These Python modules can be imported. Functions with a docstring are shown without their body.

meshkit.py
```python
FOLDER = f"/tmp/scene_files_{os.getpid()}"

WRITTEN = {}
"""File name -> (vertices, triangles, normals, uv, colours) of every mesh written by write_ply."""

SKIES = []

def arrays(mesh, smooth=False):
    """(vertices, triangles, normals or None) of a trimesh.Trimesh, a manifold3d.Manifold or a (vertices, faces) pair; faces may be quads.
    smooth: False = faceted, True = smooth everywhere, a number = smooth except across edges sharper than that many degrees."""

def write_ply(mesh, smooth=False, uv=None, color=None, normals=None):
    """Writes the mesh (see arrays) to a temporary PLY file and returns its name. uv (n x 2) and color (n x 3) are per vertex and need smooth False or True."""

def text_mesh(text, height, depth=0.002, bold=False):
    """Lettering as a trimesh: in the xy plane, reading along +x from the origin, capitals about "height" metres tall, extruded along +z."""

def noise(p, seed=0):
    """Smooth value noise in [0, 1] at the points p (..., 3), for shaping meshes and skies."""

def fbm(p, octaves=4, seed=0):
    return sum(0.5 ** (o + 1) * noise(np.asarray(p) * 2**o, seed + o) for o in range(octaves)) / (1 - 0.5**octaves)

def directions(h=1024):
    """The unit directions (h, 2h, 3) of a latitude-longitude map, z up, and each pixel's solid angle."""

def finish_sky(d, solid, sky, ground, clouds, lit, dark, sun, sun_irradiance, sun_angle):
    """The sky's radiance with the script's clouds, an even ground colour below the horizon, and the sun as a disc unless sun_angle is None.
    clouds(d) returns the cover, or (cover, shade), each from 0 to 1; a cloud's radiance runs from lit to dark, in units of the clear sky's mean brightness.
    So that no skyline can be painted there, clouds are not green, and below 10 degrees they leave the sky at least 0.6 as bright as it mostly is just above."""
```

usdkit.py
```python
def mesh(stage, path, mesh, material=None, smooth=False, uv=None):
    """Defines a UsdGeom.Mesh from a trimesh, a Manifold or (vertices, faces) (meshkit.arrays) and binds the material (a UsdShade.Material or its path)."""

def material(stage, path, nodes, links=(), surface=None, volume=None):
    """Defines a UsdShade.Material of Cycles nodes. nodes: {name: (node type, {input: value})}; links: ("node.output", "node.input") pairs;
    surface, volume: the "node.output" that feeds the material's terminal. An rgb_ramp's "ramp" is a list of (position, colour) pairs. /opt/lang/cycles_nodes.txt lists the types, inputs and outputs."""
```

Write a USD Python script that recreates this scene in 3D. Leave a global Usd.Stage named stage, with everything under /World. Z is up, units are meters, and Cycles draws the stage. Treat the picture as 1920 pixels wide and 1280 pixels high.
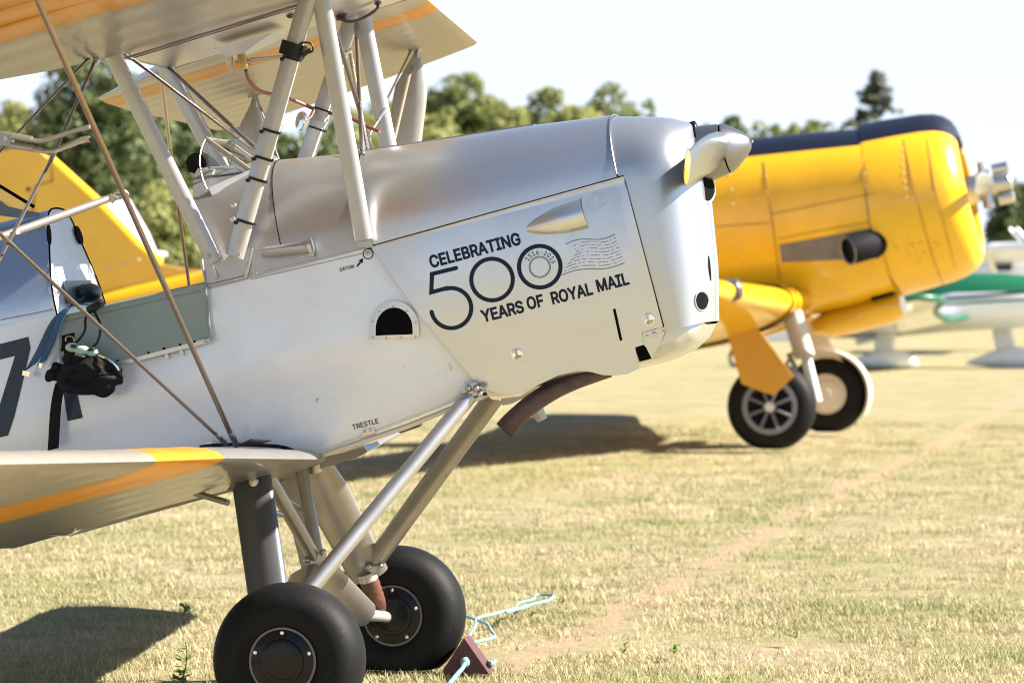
import math, random
import numpy as np, trimesh, usdkit, meshkit
import manifold3d as m3
from pxr import Usd, UsdGeom, UsdLux, UsdShade, Gf, Sdf, Vt
from shapely.geometry import Polygon, LineString, Point, box as sbox
from shapely import affinity, union_all
rad = math.radians
stage = Usd.Stage.CreateInMemory()
UsdGeom.SetStageUpAxis(stage, UsdGeom.Tokens.z)
UsdGeom.SetStageMetersPerUnit(stage, 1.0)
world = UsdGeom.Xform.Define(stage, '/World')
stage.SetDefaultPrim(world.GetPrim())
UsdGeom.Scope.Define(stage, '/World/Looks')

# ------------------------------------------------------------------ camera, sky, sun, exposure
F_PX, YAW, HORIZON = 7800.0, rad(10.46), 527.0          # focal length in pixels of a 1920 wide frame
CAM = np.array([3.25, -12.83, 1.30])
PITCH = math.atan((640 - HORIZON) / F_PX)
RIGHT = np.array([math.cos(YAW), math.sin(YAW), 0])
_fh = np.array([-math.sin(YAW), math.cos(YAW), 0])
FWD = _fh * math.cos(PITCH) - np.array([0, 0, 1]) * math.sin(PITCH)
UPV = _fh * math.sin(PITCH) + np.array([0, 0, 1]) * math.cos(PITCH)
cam = UsdGeom.Camera.Define(stage, '/World/camera')
M = Gf.Matrix4d(*[float(q) for q in (*RIGHT, 0, *UPV, 0, *(-FWD), 0, *CAM, 1)])
cam.AddTransformOp().Set(M)
cam.CreateHorizontalApertureAttr(36.0)
cam.CreateVerticalApertureAttr(36.0 * 682 / 1024)
cam.CreateFocalLengthAttr(36.0 * F_PX / 1920)
cam.CreateClippingRangeAttr(Gf.Vec2f(0.1, 5000))
cam.CreateFStopAttr(6.3)
cam.CreateFocusDistanceAttr(12.9)
cam.CreateExposureAttr(2.0)

SUN_EL, SUN_AZ = rad(39.6), rad(6)                         # azimuth from +x towards +y
sun_dir = np.array([math.cos(SUN_EL) * math.cos(SUN_AZ), math.cos(SUN_EL) * math.sin(SUN_AZ), math.sin(SUN_EL)])
sky_mat = usdkit.material(stage, '/World/Looks/sky', {
    'sky': ('sky_texture', {'sky_type': 'single_scattering', 'sun_disc': False, 'sun_elevation': SUN_EL,
                            'sun_rotation': math.atan2(sun_dir[0], sun_dir[1]), 'altitude': 50.0, 'air_density': 0.8, 'aerosol_density': 0.25, 'ozone_density': 1.0}),
    'tc': ('texture_coordinate', {}), 'sep': ('separate_xyz', {}),
    'n': ('noise_texture', {'scale': 2.2, 'detail': 6.0, 'roughness': 0.6}),
    'ramp': ('rgb_ramp', {'ramp': [(0.0, (1, 1, 1)), (0.07, (.97, .97, .97)), (0.12, (.25, .25, .25)), (0.2, (0.05, .05, .05)), (.45, (0.0, .0, .0))]}),
    'cl': ('rgb_ramp', {'ramp': [(0.3, (.85, .85, .85)), (0.7, (1, 1, 1))]}),
    'mul': ('math', {'math_type': 'multiply'}),
    'mix': ('mix_color', {'b': (4.9, 5.5, 6.5), 'use_clamp': False}),
    'bg': ('background_shader', {'strength': 0.05})},
    [('tc.generated', 'sep.vector'), ('tc.generated', 'n.vector'), ('sep.z', 'ramp.fac'), ('n.fac', 'cl.fac'), ('ramp.color', 'mul.value1'), ('cl.color', 'mul.value2'),
     ('mul.value', 'mix.fac'), ('sky.color', 'mix.a'), ('mix.result', 'bg.color')], surface='bg.background')
dome = UsdLux.DomeLight.Define(stage, '/World/sky')
UsdShade.MaterialBindingAPI.Apply(dome.GetPrim()).Bind(sky_mat)
dome.GetPrim().SetCustomDataByKey('kind', 'structure')
dome.GetPrim().SetCustomDataByKey('label', 'bright hazy white summer sky above the trees')
sun = UsdLux.DistantLight.Define(stage, '/World/sun')
sun.CreateIntensityAttr(1.25); sun.CreateAngleAttr(0.53); sun.CreateNormalizeAttr(True)
sun.CreateColorAttr(Gf.Vec3f(1.0, 0.93, 0.82))
_z = sun_dir; _x = np.cross([0, 0, 1.0], _z); _x /= np.linalg.norm(_x); _y = np.cross(_z, _x)
sun.AddTransformOp().Set(Gf.Matrix4d(*[float(q) for q in (*_x, 0, *_y, 0, *_z, 0, 0, 0, 50, 1)]))

# ------------------------------------------------------------------ helpers
def ray(px, py):
    if np.ndim(px) == 0: return FWD + RIGHT * ((px - 960) / F_PX) - UPV * ((py - 640) / F_PX)
    return FWD + np.multiply.outer((np.asarray(px) - 960) / F_PX, RIGHT) - np.multiply.outer((np.asarray(py) - 640) / F_PX, UPV)
def P(px, py, Y):
    """The point of the world plane y = Y that the photograph shows at this pixel (1920 x 1280)."""
    r = ray(px, py); return CAM + r * ((Y - CAM[1]) / r[..., 1])[..., None]
def G(px, py, z=0.0):
    """The point of the ground (height z) at this pixel."""
    r = ray(px, py); return CAM + r * (z - CAM[2]) / r[2]

def num(path):
    if not stage.GetPrimAtPath(path): return path
    k = 1
    while stage.GetPrimAtPath('%s_%03d' % (path, k)): k += 1
    return '%s_%03d' % (path, k)
ORIGIN = {}
def key(p, **kw):
    for k, v in kw.items():
        if v: p.SetCustomDataByKey(k, v)
def thing(name, label, cat, loc=(0, 0, 0), group=None, kind=None):
    path = num('/World/' + name)
    x = UsdGeom.Xform.Define(stage, path); x.AddTranslateOp().Set(Gf.Vec3d(*map(float, loc)))
    key(x.GetPrim(), label=label, category=cat, group=group, kind=kind)
    ORIGIN[path] = np.array(loc, float)
    return path
def cat(*ms):
    vs, fs, n = [], [], 0
    for m in ms:
        v, f, _ = meshkit.arrays(m)
        vs.append(v); fs.append(np.asarray(f) + n); n += len(v)
    return np.vstack(vs), np.vstack(fs)
def part(parent, name, mesh, mat, smooth=35, label=None, kind=None):
    """Defines one mesh of the scene (given in world coordinates) below a thing or a part."""
    path = num(parent + '/' + name)
    v, f, _ = meshkit.arrays(mesh)
    o = ORIGIN[parent]; ORIGIN[path] = o
    tm = trimesh.Trimesh(v - o, f, process=False)
    if smooth: tm.merge_vertices()
    m = usdkit.mesh(stage, path, tm, mat, smooth=smooth)
    m.CreateDoubleSidedAttr(True)
    key(m.GetPrim(), label=label, kind=kind)
    return path
def single(name, mesh, mat, label, catg=None, smooth=35, group=None, kind=None):
    path = num('/World/' + name)
    m = usdkit.mesh(stage, path, mesh, mat, smooth=smooth); m.CreateDoubleSidedAttr(True)
    key(m.GetPrim(), label=label, category=catg, group=group, kind=kind)
    ORIGIN[path] = np.zeros(3)
    return path
def frame(d, hint):
    d = np.asarray(d, float); d = d / np.linalg.norm(d)
    u = np.asarray(hint, float) - d * np.dot(hint, d)
    if np.linalg.norm(u) < 1e-6: u = np.cross(d, [0.3, 0.9, 0.2])
    u /= np.linalg.norm(u); return d, u, np.cross(d, u)
def loft(rings, closed=True, caps=True):
    R = np.asarray(rings, float); k, n, _ = R.shape
    v = R.reshape(-1, 3); f = []
    for i in range(k - 1):
        for j in range(n if closed else n - 1):
            a, b = i * n + j, i * n + (j + 1) % n
            f += [[a, b, b + n], [a, b + n, a + n]]
    if caps and closed:
        v = np.vstack([v, R[0].mean(0), R[-1].mean(0)]); c0, c1 = k * n, k * n + 1
        for j in range(n):
            f += [[c0, (j + 1) % n, j], [c1, (k - 1) * n + j, (k - 1) * n + (j + 1) % n]]
    return v, np.array(f)
def strut(p, q, chord, thick, chord_dir, n=20, tip=1.0, sq=1.0, ends=None):
    """A streamlined strut from p to q; chord_dir points to its leading edge. ends: list of (t, chord scale)."""
    p, q = np.asarray(p, float), np.asarray(q, float)
    d, u, w = frame(q - p, chord_dir)
    a = np.linspace(0, 2 * np.pi, n, endpoint=False); c = np.cos(a); s = np.sin(a)
    prof_u = np.where(c > 0, c * 0.42, c * 0.58); prof_w = s * np.where(c > 0, 1, (1 + np.minimum(c, 0)) ** 0.4 if False else np.sqrt(np.maximum(0, 1 - np.minimum(c, 0) ** 2 * 0.0)))
    prof_w = np.where(c > 0, s, s * (1 - 0.25 * np.abs(c)))
    rings = []
    for t, k in (ends or [(0, 1), (1, tip)]):
        rings.append(p + (q - p) * t + np.outer(prof_u * chord * k, u) + np.outer(prof_w * thick / 2 * max(k, .3), w))
    return loft(rings)
def tube(pts, r, n=8, caps=True):
    pts = np.asarray(pts, float); rr = np.broadcast_to(r, (len(pts),))
    t = np.gradient(pts, axis=0); t /= np.linalg.norm(t, axis=1, keepdims=True) + 1e-12
    u = np.cross(t[0], [0.12, 0.2, 0.97]); 
    if np.linalg.norm(u) < 1e-3: u = np.cross(t[0], [1, 0, 0])
    rings = []; a = np.linspace(0, 2 * np.pi, n, endpoint=False)
    for i in range(len(pts)):
        u = u - t[i] * np.dot(u, t[i]); u /= np.linalg.norm(u); w = np.cross(t[i], u)
        rings.append(pts[i] + rr[i] * (np.outer(np.cos(a), u) + np.outer(np.sin(a), w)))
    return loft(rings, caps=caps)
def spline(pts, n=40):
    from scipy.interpolate import CubicSpline
    p = np.asarray(pts, float); d = np.r_[0, np.cumsum(np.linalg.norm(np.diff(p, axis=0), axis=1))]
    return CubicSpline(d, p)(np.linspace(0, d[-1], n))
def lathe(c, axis, prof, n=32, hint=(0.1, 0.2, 0.97), caps=True):
    """prof: (distance along axis, radius) pairs."""
    d, u, w = frame(axis, hint); a = np.linspace(0, 2 * np.pi, n, endpoint=False)
    ring = np.outer(np.cos(a), u) + np.outer(np.sin(a), w)
    return loft([np.asarray(c) + d * s + ring * max(r, 1e-5) for s, r in prof], caps=caps)
def slab(pts, offset):
    """A flat polygon (list of 3-D points) given a thickness along the vector offset."""
    pts = np.asarray(pts, float); off = np.asarray(offset, float)
    d1 = pts[1] - pts[0]; nrm = off / np.linalg.norm(off)
    u = d1 / np.linalg.norm(d1); w = np.cross(nrm, u); w /= np.linalg.norm(w)
    poly = Polygon(np.c_[(pts - pts[0]) @ u, (pts - pts[0]) @ w])
    if not poly.is_valid: poly = poly.buffer(0)
    m = trimesh.creation.extrude_polygon(poly, 1.0, engine='earcut')
    v = pts[0] + np.outer(m.vertices[:, 0], u) + np.outer(m.vertices[:, 1], w) + np.outer(m.vertices[:, 2], off)
    return v, m.faces
def box(c, sx, sy, sz, axes=None):
    m = trimesh.creation.box([sx, sy, sz]); v = m.vertices
    if axes is not None: v = v @ np.asarray(axes)
    return v + np.asarray(c), m.faces
def ball(c, r, sub=1, scale=(1, 1, 1)):
    m = trimesh.creation.icosphere(sub, 1.0); return m.vertices * np.asarray(scale) * r + np.asarray(c), m.faces
def skin(poly, surf, proud, thick, edge=14.0):
    """Outline drawn over a curved surface: poly in photograph pixels, surf(px, py) the surface's point there; proud and thick along -y."""
    if not isinstance(poly, Polygon) and not hasattr(poly, 'geoms'): poly = Polygon(poly)
    poly = poly.buffer(0)
    outs = []
    for g in getattr(poly, 'geoms', [poly]):
        if g.area < .05: continue
        m = trimesh.creation.extrude_polygon(g, 1.0, engine='earcut')
        v, f = m.vertices, m.faces
        if edge: v, f = trimesh.remesh.subdivide_to_size(v, f, edge, max_iter=12)
        q = surf(v[:, 0], v[:, 1]); r = ray(v[:, 0], v[:, 1])
        q = q - r / r[:, 1:2] * (proud + thick * v[:, 2:3])
        outs.append((q, f))
    return cat(*outs)

# ------------------------------------------------------------------ materials
MATS = {}
def pmat(name, color, rough=0.5, metallic=0.0, coat=0.0, var=0.0, vscale=6.0, bump=0.0, bscale=60.0, coat_rough=0.05, spec=0.5, color2=None, trans=0.0, rvar=0.0, spots=None):
    n = {'p': ('principled_bsdf', {'base_color': color, 'roughness': rough, 'metallic': metallic, 'coat_weight': coat, 'coat_roughness': coat_rough, 'specular_ior_level': spec})}
    l = []; out = 'p.BSDF'
    if var or color2 or rvar or bump:
        n['g'] = ('geometry', {})
    if var or color2:
        c2 = color2 or tuple(max(0, c * (1 - var)) for c in color)
        n['n'] = ('noise_texture', {'scale': vscale, 'detail': 6.0, 'roughness': 0.6})
        n['r'] = ('rgb_ramp', {'ramp': [(0.35, c2), (0.65, color)]})
        l += [('g.position', 'n.vector'), ('n.fac', 'r.fac'), ('r.color', 'p.base_color')]
    if spots:
        n['sn'] = ('noise_texture', {'scale': spots[0], 'detail': 3.0}); n['sr'] = ('rgb_ramp', {'ramp': [(spots[1], (0, 0, 0)), (spots[1] + .03, (1, 1, 1))]})
        n['sm'] = ('mix_color', {'a': color, 'b': spots[2]})
        if ('r.color', 'p.base_color') in l: l.remove(('r.color', 'p.base_color')); l.append(('r.color', 'sm.a'))
        n.setdefault('g', ('geometry', {}))
        l += [('g.position', 'sn.vector'), ('sn.fac', 'sr.fac'), ('sr.color', 'sm.fac'), ('sm.result', 'p.base_color')]
    if rvar:
        n['rn'] = ('noise_texture', {'scale': 9.0, 'detail': 5.0}); n['rm'] = ('map_range', {'from_min': .3, 'from_max': .7, 'to_min': max(0.02, rough - rvar), 'to_max': rough + rvar})
        l += [('g.position', 'rn.vector'), ('rn.fac', 'rm.value'), ('rm.result', 'p.roughness')]
    if bump:
        n['bn'] = ('noise_texture', {'scale': bscale, 'detail': 4.0}); n['b'] = ('bump', {'strength': 1.0, 'distance': bump})
        l += [('g.position', 'bn.vector'), ('bn.fac', 'b.height'), ('b.normal', 'p.normal')]
    if trans:
        n['t'] = ('translucent_bsdf', {'color': color}); n['mx'] = ('mix_closure', {'fac': trans})
        if any(b == 'p.base_color' for a, b in l): l += [(a, 't.color') for a, b in list(l) if b == 'p.base_color']
        l += [('p.BSDF', 'mx.closure1'), ('t.BSDF', 'mx.closure2')]; out = 'mx.closure'
    MATS[name] = usdkit.material(stage, '/World/Looks/' + name, n, l, surface=out)
    return MATS[name]
m_silver = pmat('silver_paint', (.58, .585, .60), .32, .9, .15, var=.04, vscale=2, coat_rough=.15, bump=.0002, bscale=5)
m_deck = pmat('dull_silver_paint', (.43, .425, .43), .40, .85, .1, var=.06, vscale=3, rvar=.04, bump=.0002, bscale=4)
m_white = pmat('silver_white_dope', (.68, .69, .70), .25, .2, .42, var=.08, vscale=3, coat_rough=.07, rvar=.05, bump=.001, bscale=4)
m_panel = pmat('cowl_side_paint', (.53, .535, .55), .23, .7, .3, var=.05, vscale=3, rvar=.05, coat_rough=.09, bump=.0003, bscale=4)
m_wing = pmat('silver_fabric', (.42, .38, .33), .36, .5, .2, var=.08, vscale=7, coat_rough=.12, trans=.14)
m_yband = pmat('yellow_fabric', (.64, .33, .02), .36, .0, .25, var=.12, vscale=8, coat_rough=.12, trans=.35)
m_strut = pmat('strut_paint', (.41, .40, .39), .32, .35, .25, var=.08, vscale=20, coat_rough=.15, spots=(60, .74, (.28, .24, .21)))
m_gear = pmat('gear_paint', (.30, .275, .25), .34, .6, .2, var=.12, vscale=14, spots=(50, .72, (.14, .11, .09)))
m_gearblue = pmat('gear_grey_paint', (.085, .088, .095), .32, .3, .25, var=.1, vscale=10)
m_steel = pmat('steel', (.45, .43, .41), .28, .9, var=.2, vscale=30)
m_chrome = pmat('chrome', (.85, .85, .86), .08, 1.0)
m_dark = pmat('dark_interior', (.004, .004, .004), .8, spec=.05)
m_black = pmat('black_plastic', (.008, .008, .009), .5, spec=.3)
m_navy = pmat('navy_print', (.006, .012, .034), .5, spec=.2)
m_code = pmat('dark_grey_code_paint', (.020, .032, .042), .4, coat=.1, spec=.3)
m_rubber = pmat('tyre_rubber', (.0065, .0065, .007), .6, var=.3, vscale=16, bump=.0006, bscale=90, spec=.15, spots=(46, .68, (.017, .016, .0155)))
m_hub = pmat('black_gloss_hub', (.006, .006, .0065), .24, .0, .12, var=.3, vscale=12, spec=.2)
m_sage = pmat('sage_green_paint', (.20, .25, .225), .42, coat=.15, var=.10, vscale=9)
m_mint = pmat('mint_padding', (.28, .42, .36), .5)
m_leather = pmat('black_leather', (.010, .009, .010), .7, var=.4, vscale=40, bump=.004, bscale=45, spec=.15)
m_harness = pmat('blue_webbing', (.035, .09, .17), .7, var=.15, vscale=60, bump=.0008, bscale=400)
m_exh = pmat('rusty_exhaust', (.10, .062, .058), .55, .4, var=.4, vscale=18)
m_brass = pmat('brass', (.5, .32, .13), .3, .9)
m_red = pmat('red_hose', (.17, .045, .032), .5)
m_brown = pmat('brown_leather_gaiter', (.12, .045, .025), .5, var=.5, vscale=30, bump=.003, bscale=40)
m_wire = pmat('streamlined_wire', (.30, .25, .22), .25, .85)
m_wirelt = pmat('plated_wire', (.62, .52, .44), .3, .7)
m_yellow = pmat('yellow_aircraft_paint', (.78, .425, .012), .26, 0, .4, var=.12, vscale=2.5, coat_rough=.08, spots=(14, .74, (.55, .28, .02)))
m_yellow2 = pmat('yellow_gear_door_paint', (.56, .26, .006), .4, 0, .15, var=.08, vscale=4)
m_blueblk = pmat('navy_antiglare_paint', (.006, .008, .018), .45, 0, .1, spec=.3)
m_seam = pmat('panel_seam', (.16, .08, .01), .7)
m_alu = pmat('bare_aluminium', (.60, .585, .56), .3, .9, var=.15, vscale=9)
m_cream = pmat('cream_gear_paint', (.60, .53, .44), .4, .1, var=.1, vscale=6)
m_airwhite = pmat('white_aircraft_paint', (.76, .77, .78), .28, 0, .4)
m_green = pmat('green_aircraft_paint', (.007, .095, .045), .4, 0, .1)
m_dkgreen = pmat('dark_green_stripe', (.01, .06, .05), .35)
m_wood = pmat('maroon_painted_wood', (.075, .020, .022), .62, var=.35, vscale=18, bump=.003, bscale=30, spots=(26, .66, (.22, .12, .09)))
m_rope = pmat('turquoise_rope', (.17, .36, .41), .7, var=.3, vscale=90, bump=.004, bscale=220)
m_prop = pmat('propeller_metal', (.27, .265, .26), .30, .9, .1, var=.06, vscale=20)
m_soot = pmat('sooty_metal', (.17, .155, .15), .55, .2, var=.3, vscale=8)
m_glass = usdkit.material(stage, '/World/Looks/window_glass', {
    'f': ('fresnel', {'IOR': 1.45}), 't': ('transparent_bsdf', {'color': (.93, .95, .94)}), 'g': ('glossy_bsdf', {'roughness': .02, 'color': (.9, .9, .9)}), 'm': ('mix_closure', {})},
    [('f.fac', 'm.fac'), ('t.BSDF', 'm.closure1'), ('g.BSDF', 'm.closure2')], surface='m.closure')
MATS['glass'] = m_glass

# ------------------------------------------------------------------ ground
TRACK_A, TRACK_B = G(960, 1236), G(1920, 742)
tdir = (TRACK_B - TRACK_A)[:2]; tdir /= np.linalg.norm(tdir)
tn = np.array([-tdir[1], tdir[0]])
ground_nodes = {
    'g': ('geometry', {}),
    'n1': ('noise_texture', {'scale': .8, 'detail': 5.0, 'roughness': .65}),
    'n2': ('noise_texture', {'scale': 22.0, 'detail': 6.0, 'roughness': .75}),
    'n3': ('noise_texture', {'scale': 2.6, 'detail': 5.0, 'roughness': .65}),
    'n4': ('noise_texture', {'scale': 5.0, 'detail': 4.0, 'roughness': .7}), 'n4r': ('map_range', {'from_min': .3, 'from_max': .65, 'to_min': .3, 'to_max': .95, 'clamp': True}),
    'straw': ('rgb_ramp', {'ramp': [(.30, (.195, .155, .09)), (.44, (.265, .215, .13)), (.54, (.325, .265, .165)), (.68, (.40, .33, .22))]}),
    'green': ('rgb_ramp', {'ramp': [(.30, (.14, .15, .055)), (.5, (.20, .205, .08)), (.68, (.27, .265, .115))]}),
    'gm': ('rgb_ramp', {'ramp': [(.38, (.03, .03, .03)), (.66, (.8, .8, .8))]}),
    'mx': ('mix_color', {}), 'nm': ('mix_float', {'fac': .5}),
    'dp': ('vector_math', {'vector_math_type': 'dot_product', 'vector2': (float(tn[0]), float(tn[1]), 0)}),
    'sub': ('math', {'math_type': 'subtract', 'value2': float(TRACK_A[:2] @ tn)}),
    'wob': ('math', {'math_type': 'multiply_add', 'value2': .3, 'value3': -.15}),
    'add': ('math', {'math_type': 'add'}), 'abs': ('math', {'math_type': 'absolute'}),
    'tr': ('rgb_ramp', {'ramp': [(.02, (1, 1, 1)), (.13, (0, 0, 0))]}),
    'dirt': ('rgb_ramp', {'ramp': [(.3, (.29, .195, .125)), (.7, (.40, .285, .195))]}),
    'mt': ('math', {'math_type': 'multiply', 'value2': 1.0}),
    'mx2': ('mix_color', {}),
    'b': ('bump', {'strength': 1.0, 'distance': .03}),
    'p': ('principled_bsdf', {'roughness': .95, 'specular_ior_level': .15})}
ground_links = [('g.position', 'n1.vector'), ('g.position', 'n2.vector'), ('g.position', 'n3.vector'), ('n2.fac', 'nm.a'), ('n3.fac', 'nm.b'), ('nm.result', 'straw.fac'), ('nm.result', 'green.fac'),
    ('n1.fac', 'gm.fac'), ('gm.color', 'mx.fac'), ('straw.color', 'mx.a'), ('green.color', 'mx.b'),
    ('g.position', 'dp.vector1'), ('dp.value', 'sub.value1'), ('n3.fac', 'wob.value1'), ('sub.value', 'add.value1'), ('wob.value', 'add.value2'), ('add.value', 'abs.value1'),
    ('abs.value', 'tr.fac'), ('tr.color', 'mt.value1'), ('g.position', 'n4.vector'), ('n4.fac', 'n4r.value'), ('n4r.result', 'mt.value2'), ('mt.value', 'mx2.fac'), ('n2.fac', 'dirt.fac'), ('mx.result', 'mx2.a'), ('dirt.color', 'mx2.b'),
    ('mx2.result', 'p.base_color'), ('n2.fac', 'b.height'), ('b.normal', 'p.normal')]
ground_nodes['dp'] = ('vector_math', {'math_type': 'dot_product', 'vector2': (float(tn[0]), float(tn[1]), 0)})
m_ground = usdkit.material(stage, '/World/Looks/dry_turf', ground_nodes, ground_links, surface='p.BSDF')
xs = np.r_[-3000, -600, -150, np.linspace(-60, 40, 60), 120, 600, 3000]; ys = np.r_[-800, -100, np.linspace(-14, 70, 60), 110, 300, 1200, 4000]
XX, YY = np.meshgrid(xs, ys, indexing='ij')
near = np.exp(-((XX / 60) ** 2 + ((YY - 10) / 60) ** 2))
ZZ = (meshkit.fbm(np.stack([XX * .35, YY * .35, XX * 0], -1), 3, 5) - .5) * .05 * near - .03 * near
gv = np.stack([XX, YY, ZZ], -1).reshape(-1, 3); ny = len(ys)
gf = []
for i in range(len(xs) - 1):
    for j in range(ny - 1):
        a = i * ny + j; gf += [[a, a + ny, a + ny + 1], [a, a + ny + 1, a + 1]]
single('airfield_ground', (gv, np.array(gf)), m_ground, 'dry straw coloured airfield turf with a worn sandy track', smooth=True, kind='structure')

# ------------------------------------------------------------------ grass blades
def blade_mat(name, cols, tr=.25):
    n = {'g': ('geometry', {}), 'n': ('noise_texture', {'scale': 9.0, 'detail': 3.0}), 'n1': ('noise_texture', {'scale': .8, 'detail': 5.0, 'roughness': .6}), 'oi': ('object_info', {}),
         'r': ('rgb_ramp', {'ramp': cols}), 'gr': ('rgb_ramp', {'ramp': [(.38, (.03, .03, .03)), (.66, (.85, .85, .85))]}), 'gm': ('math', {'math_type': 'multiply', 'value2': .75}),
         'mx': ('mix_color', {'b': (.19, .225, .07)}), 'p': ('principled_bsdf', {'roughness': .6, 'specular_ior_level': .25}), 't': ('translucent_bsdf', {}), 'm': ('mix_closure', {'fac': tr})}
    l = [('g.position', 'n.vector'), ('g.position', 'n1.vector'), ('oi.random', 'r.fac'), ('n1.fac', 'gr.fac'), ('gr.color', 'gm.value1'), ('gm.value', 'mx.fac'), ('r.color', 'mx.a'), ('mx.result', 'p.base_color'), ('mx.result', 't.color'), ('p.BSDF', 'm.closure1'), ('t.BSDF', 'm.closure2')]
    return usdkit.material(stage, '/World/Looks/' + name, n, l, surface='m.closure')
m_blade = blade_mat('straw_blades', [(0, (.29, .23, .135)), (.3, (.45, .37, .235)), (.6, (.57, .475, .32)), (.85, (.37, .335, .175)), (1, (.20, .225, .085))])
def tuft(seed, n, r, h):
    g = np.random.default_rng(seed); vs, fs = [], []
    for k in range(n):
        a = g.uniform(0, 6.28); rr = r * math.sqrt(g.uniform()); b = np.array([rr * math.cos(a), rr * math.sin(a), -.012]); L = h * g.uniform(.4, 1.15); az = g.uniform(0, 6.28); le = g.uniform(.1, 1.3)
        d = np.array([math.cos(az), math.sin(az), 0]); s = np.array([-math.sin(az), math.cos(az), 0]) * g.uniform(.0013, .0024)
        a1 = g.uniform(.15, 1.15); a2 = a1 + g.uniform(.1, .8); L *= 1.25
        m_ = b + (np.array([0, 0, 1]) * math.cos(a1) + d * math.sin(a1)) * L * .55; t = m_ + (np.array([0, 0, 1]) * math.cos(a2) + d * math.sin(a2)) * L * .45; i = len(vs)
        vs += [b - s, b + s, m_ + s * .8, m_ - s * .8, t]; fs += [[i, i + 1, i + 2], [i, i + 2, i + 3], [i + 3, i + 2, i + 4]]
    return np.array(vs), np.array(fs)
pi = UsdGeom.PointInstancer.Define(stage, '/World/dry_grass')
key(pi.GetPrim(), label='short dry straw and green grass blades covering the airfield', category='grass', kind='stuff')
protos = []
for k in range(6):
    pth = '/World/dry_grass/blades_%d' % (k + 1) if False else num('/World/dry_grass/grass_tuft')
    mm_ = usdkit.mesh(stage, pth, tuft(k, 46, .075, .034 + .004 * (k % 3)), m_blade); mm_.CreateDoubleSidedAttr(True); protos.append(pth)
pi.CreatePrototypesRel().SetTargets([Sdf.Path(q) for q in protos])
rng = np.random.default_rng(11); pos = []
def scatter(y0, y1, dens):
    x0, x1 = sorted((G(-60, 1000)[0], G(1980, 1000)[0])); 
    # columns seen by the camera between the two depths
    for ya in np.arange(y0, y1, .5):
        r0, r1 = ray(-40, 900), ray(1960, 900); xa = CAM[0] + r0[0] * (ya - CAM[1]) / r0[1]; xb = CAM[0] + r1[0] * (ya - CAM[1]) / r1[1]
        n = int((xb - xa) * .5 * dens); q = np.c_[rng.uniform(xa, xb, n), rng.uniform(ya, ya + .5, n)]; pos.append(q)
scatter(-1.6, 4, 190); scatter(4, 9, 130); scatter(9, 16, 75); scatter(16, 26, 40)
for cx, cy, w, n in ((.36, .75, .42, 420), (.62, .78, .30, 200), (.33, -.82, .45, 300)):
    q = rng.normal(size=(n, 2)) * [w * .5, .16]; pos.append(q + [cx, cy - .06])
pos = np.vstack(pos)
off = np.abs((pos @ tn) - TRACK_A[:2] @ tn + (meshkit.noise(np.c_[pos * 1.3, pos[:, :1] * 0], 3) - .5) * .24)
keep = rng.uniform(size=len(pos)) < np.clip((off - .03) / .15, .10, 1)
thin = meshkit.fbm(np.c_[pos * .9, pos[:, :1] * 0], 3, 8); keep &= rng.uniform(size=len(pos)) < np.clip(.45 + (thin - .35) * 2.6, .3, 1)
pos = pos[keep]
nr_ = np.exp(-((pos[:, 0] / 60) ** 2 + ((pos[:, 1] - 10) / 60) ** 2))
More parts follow.
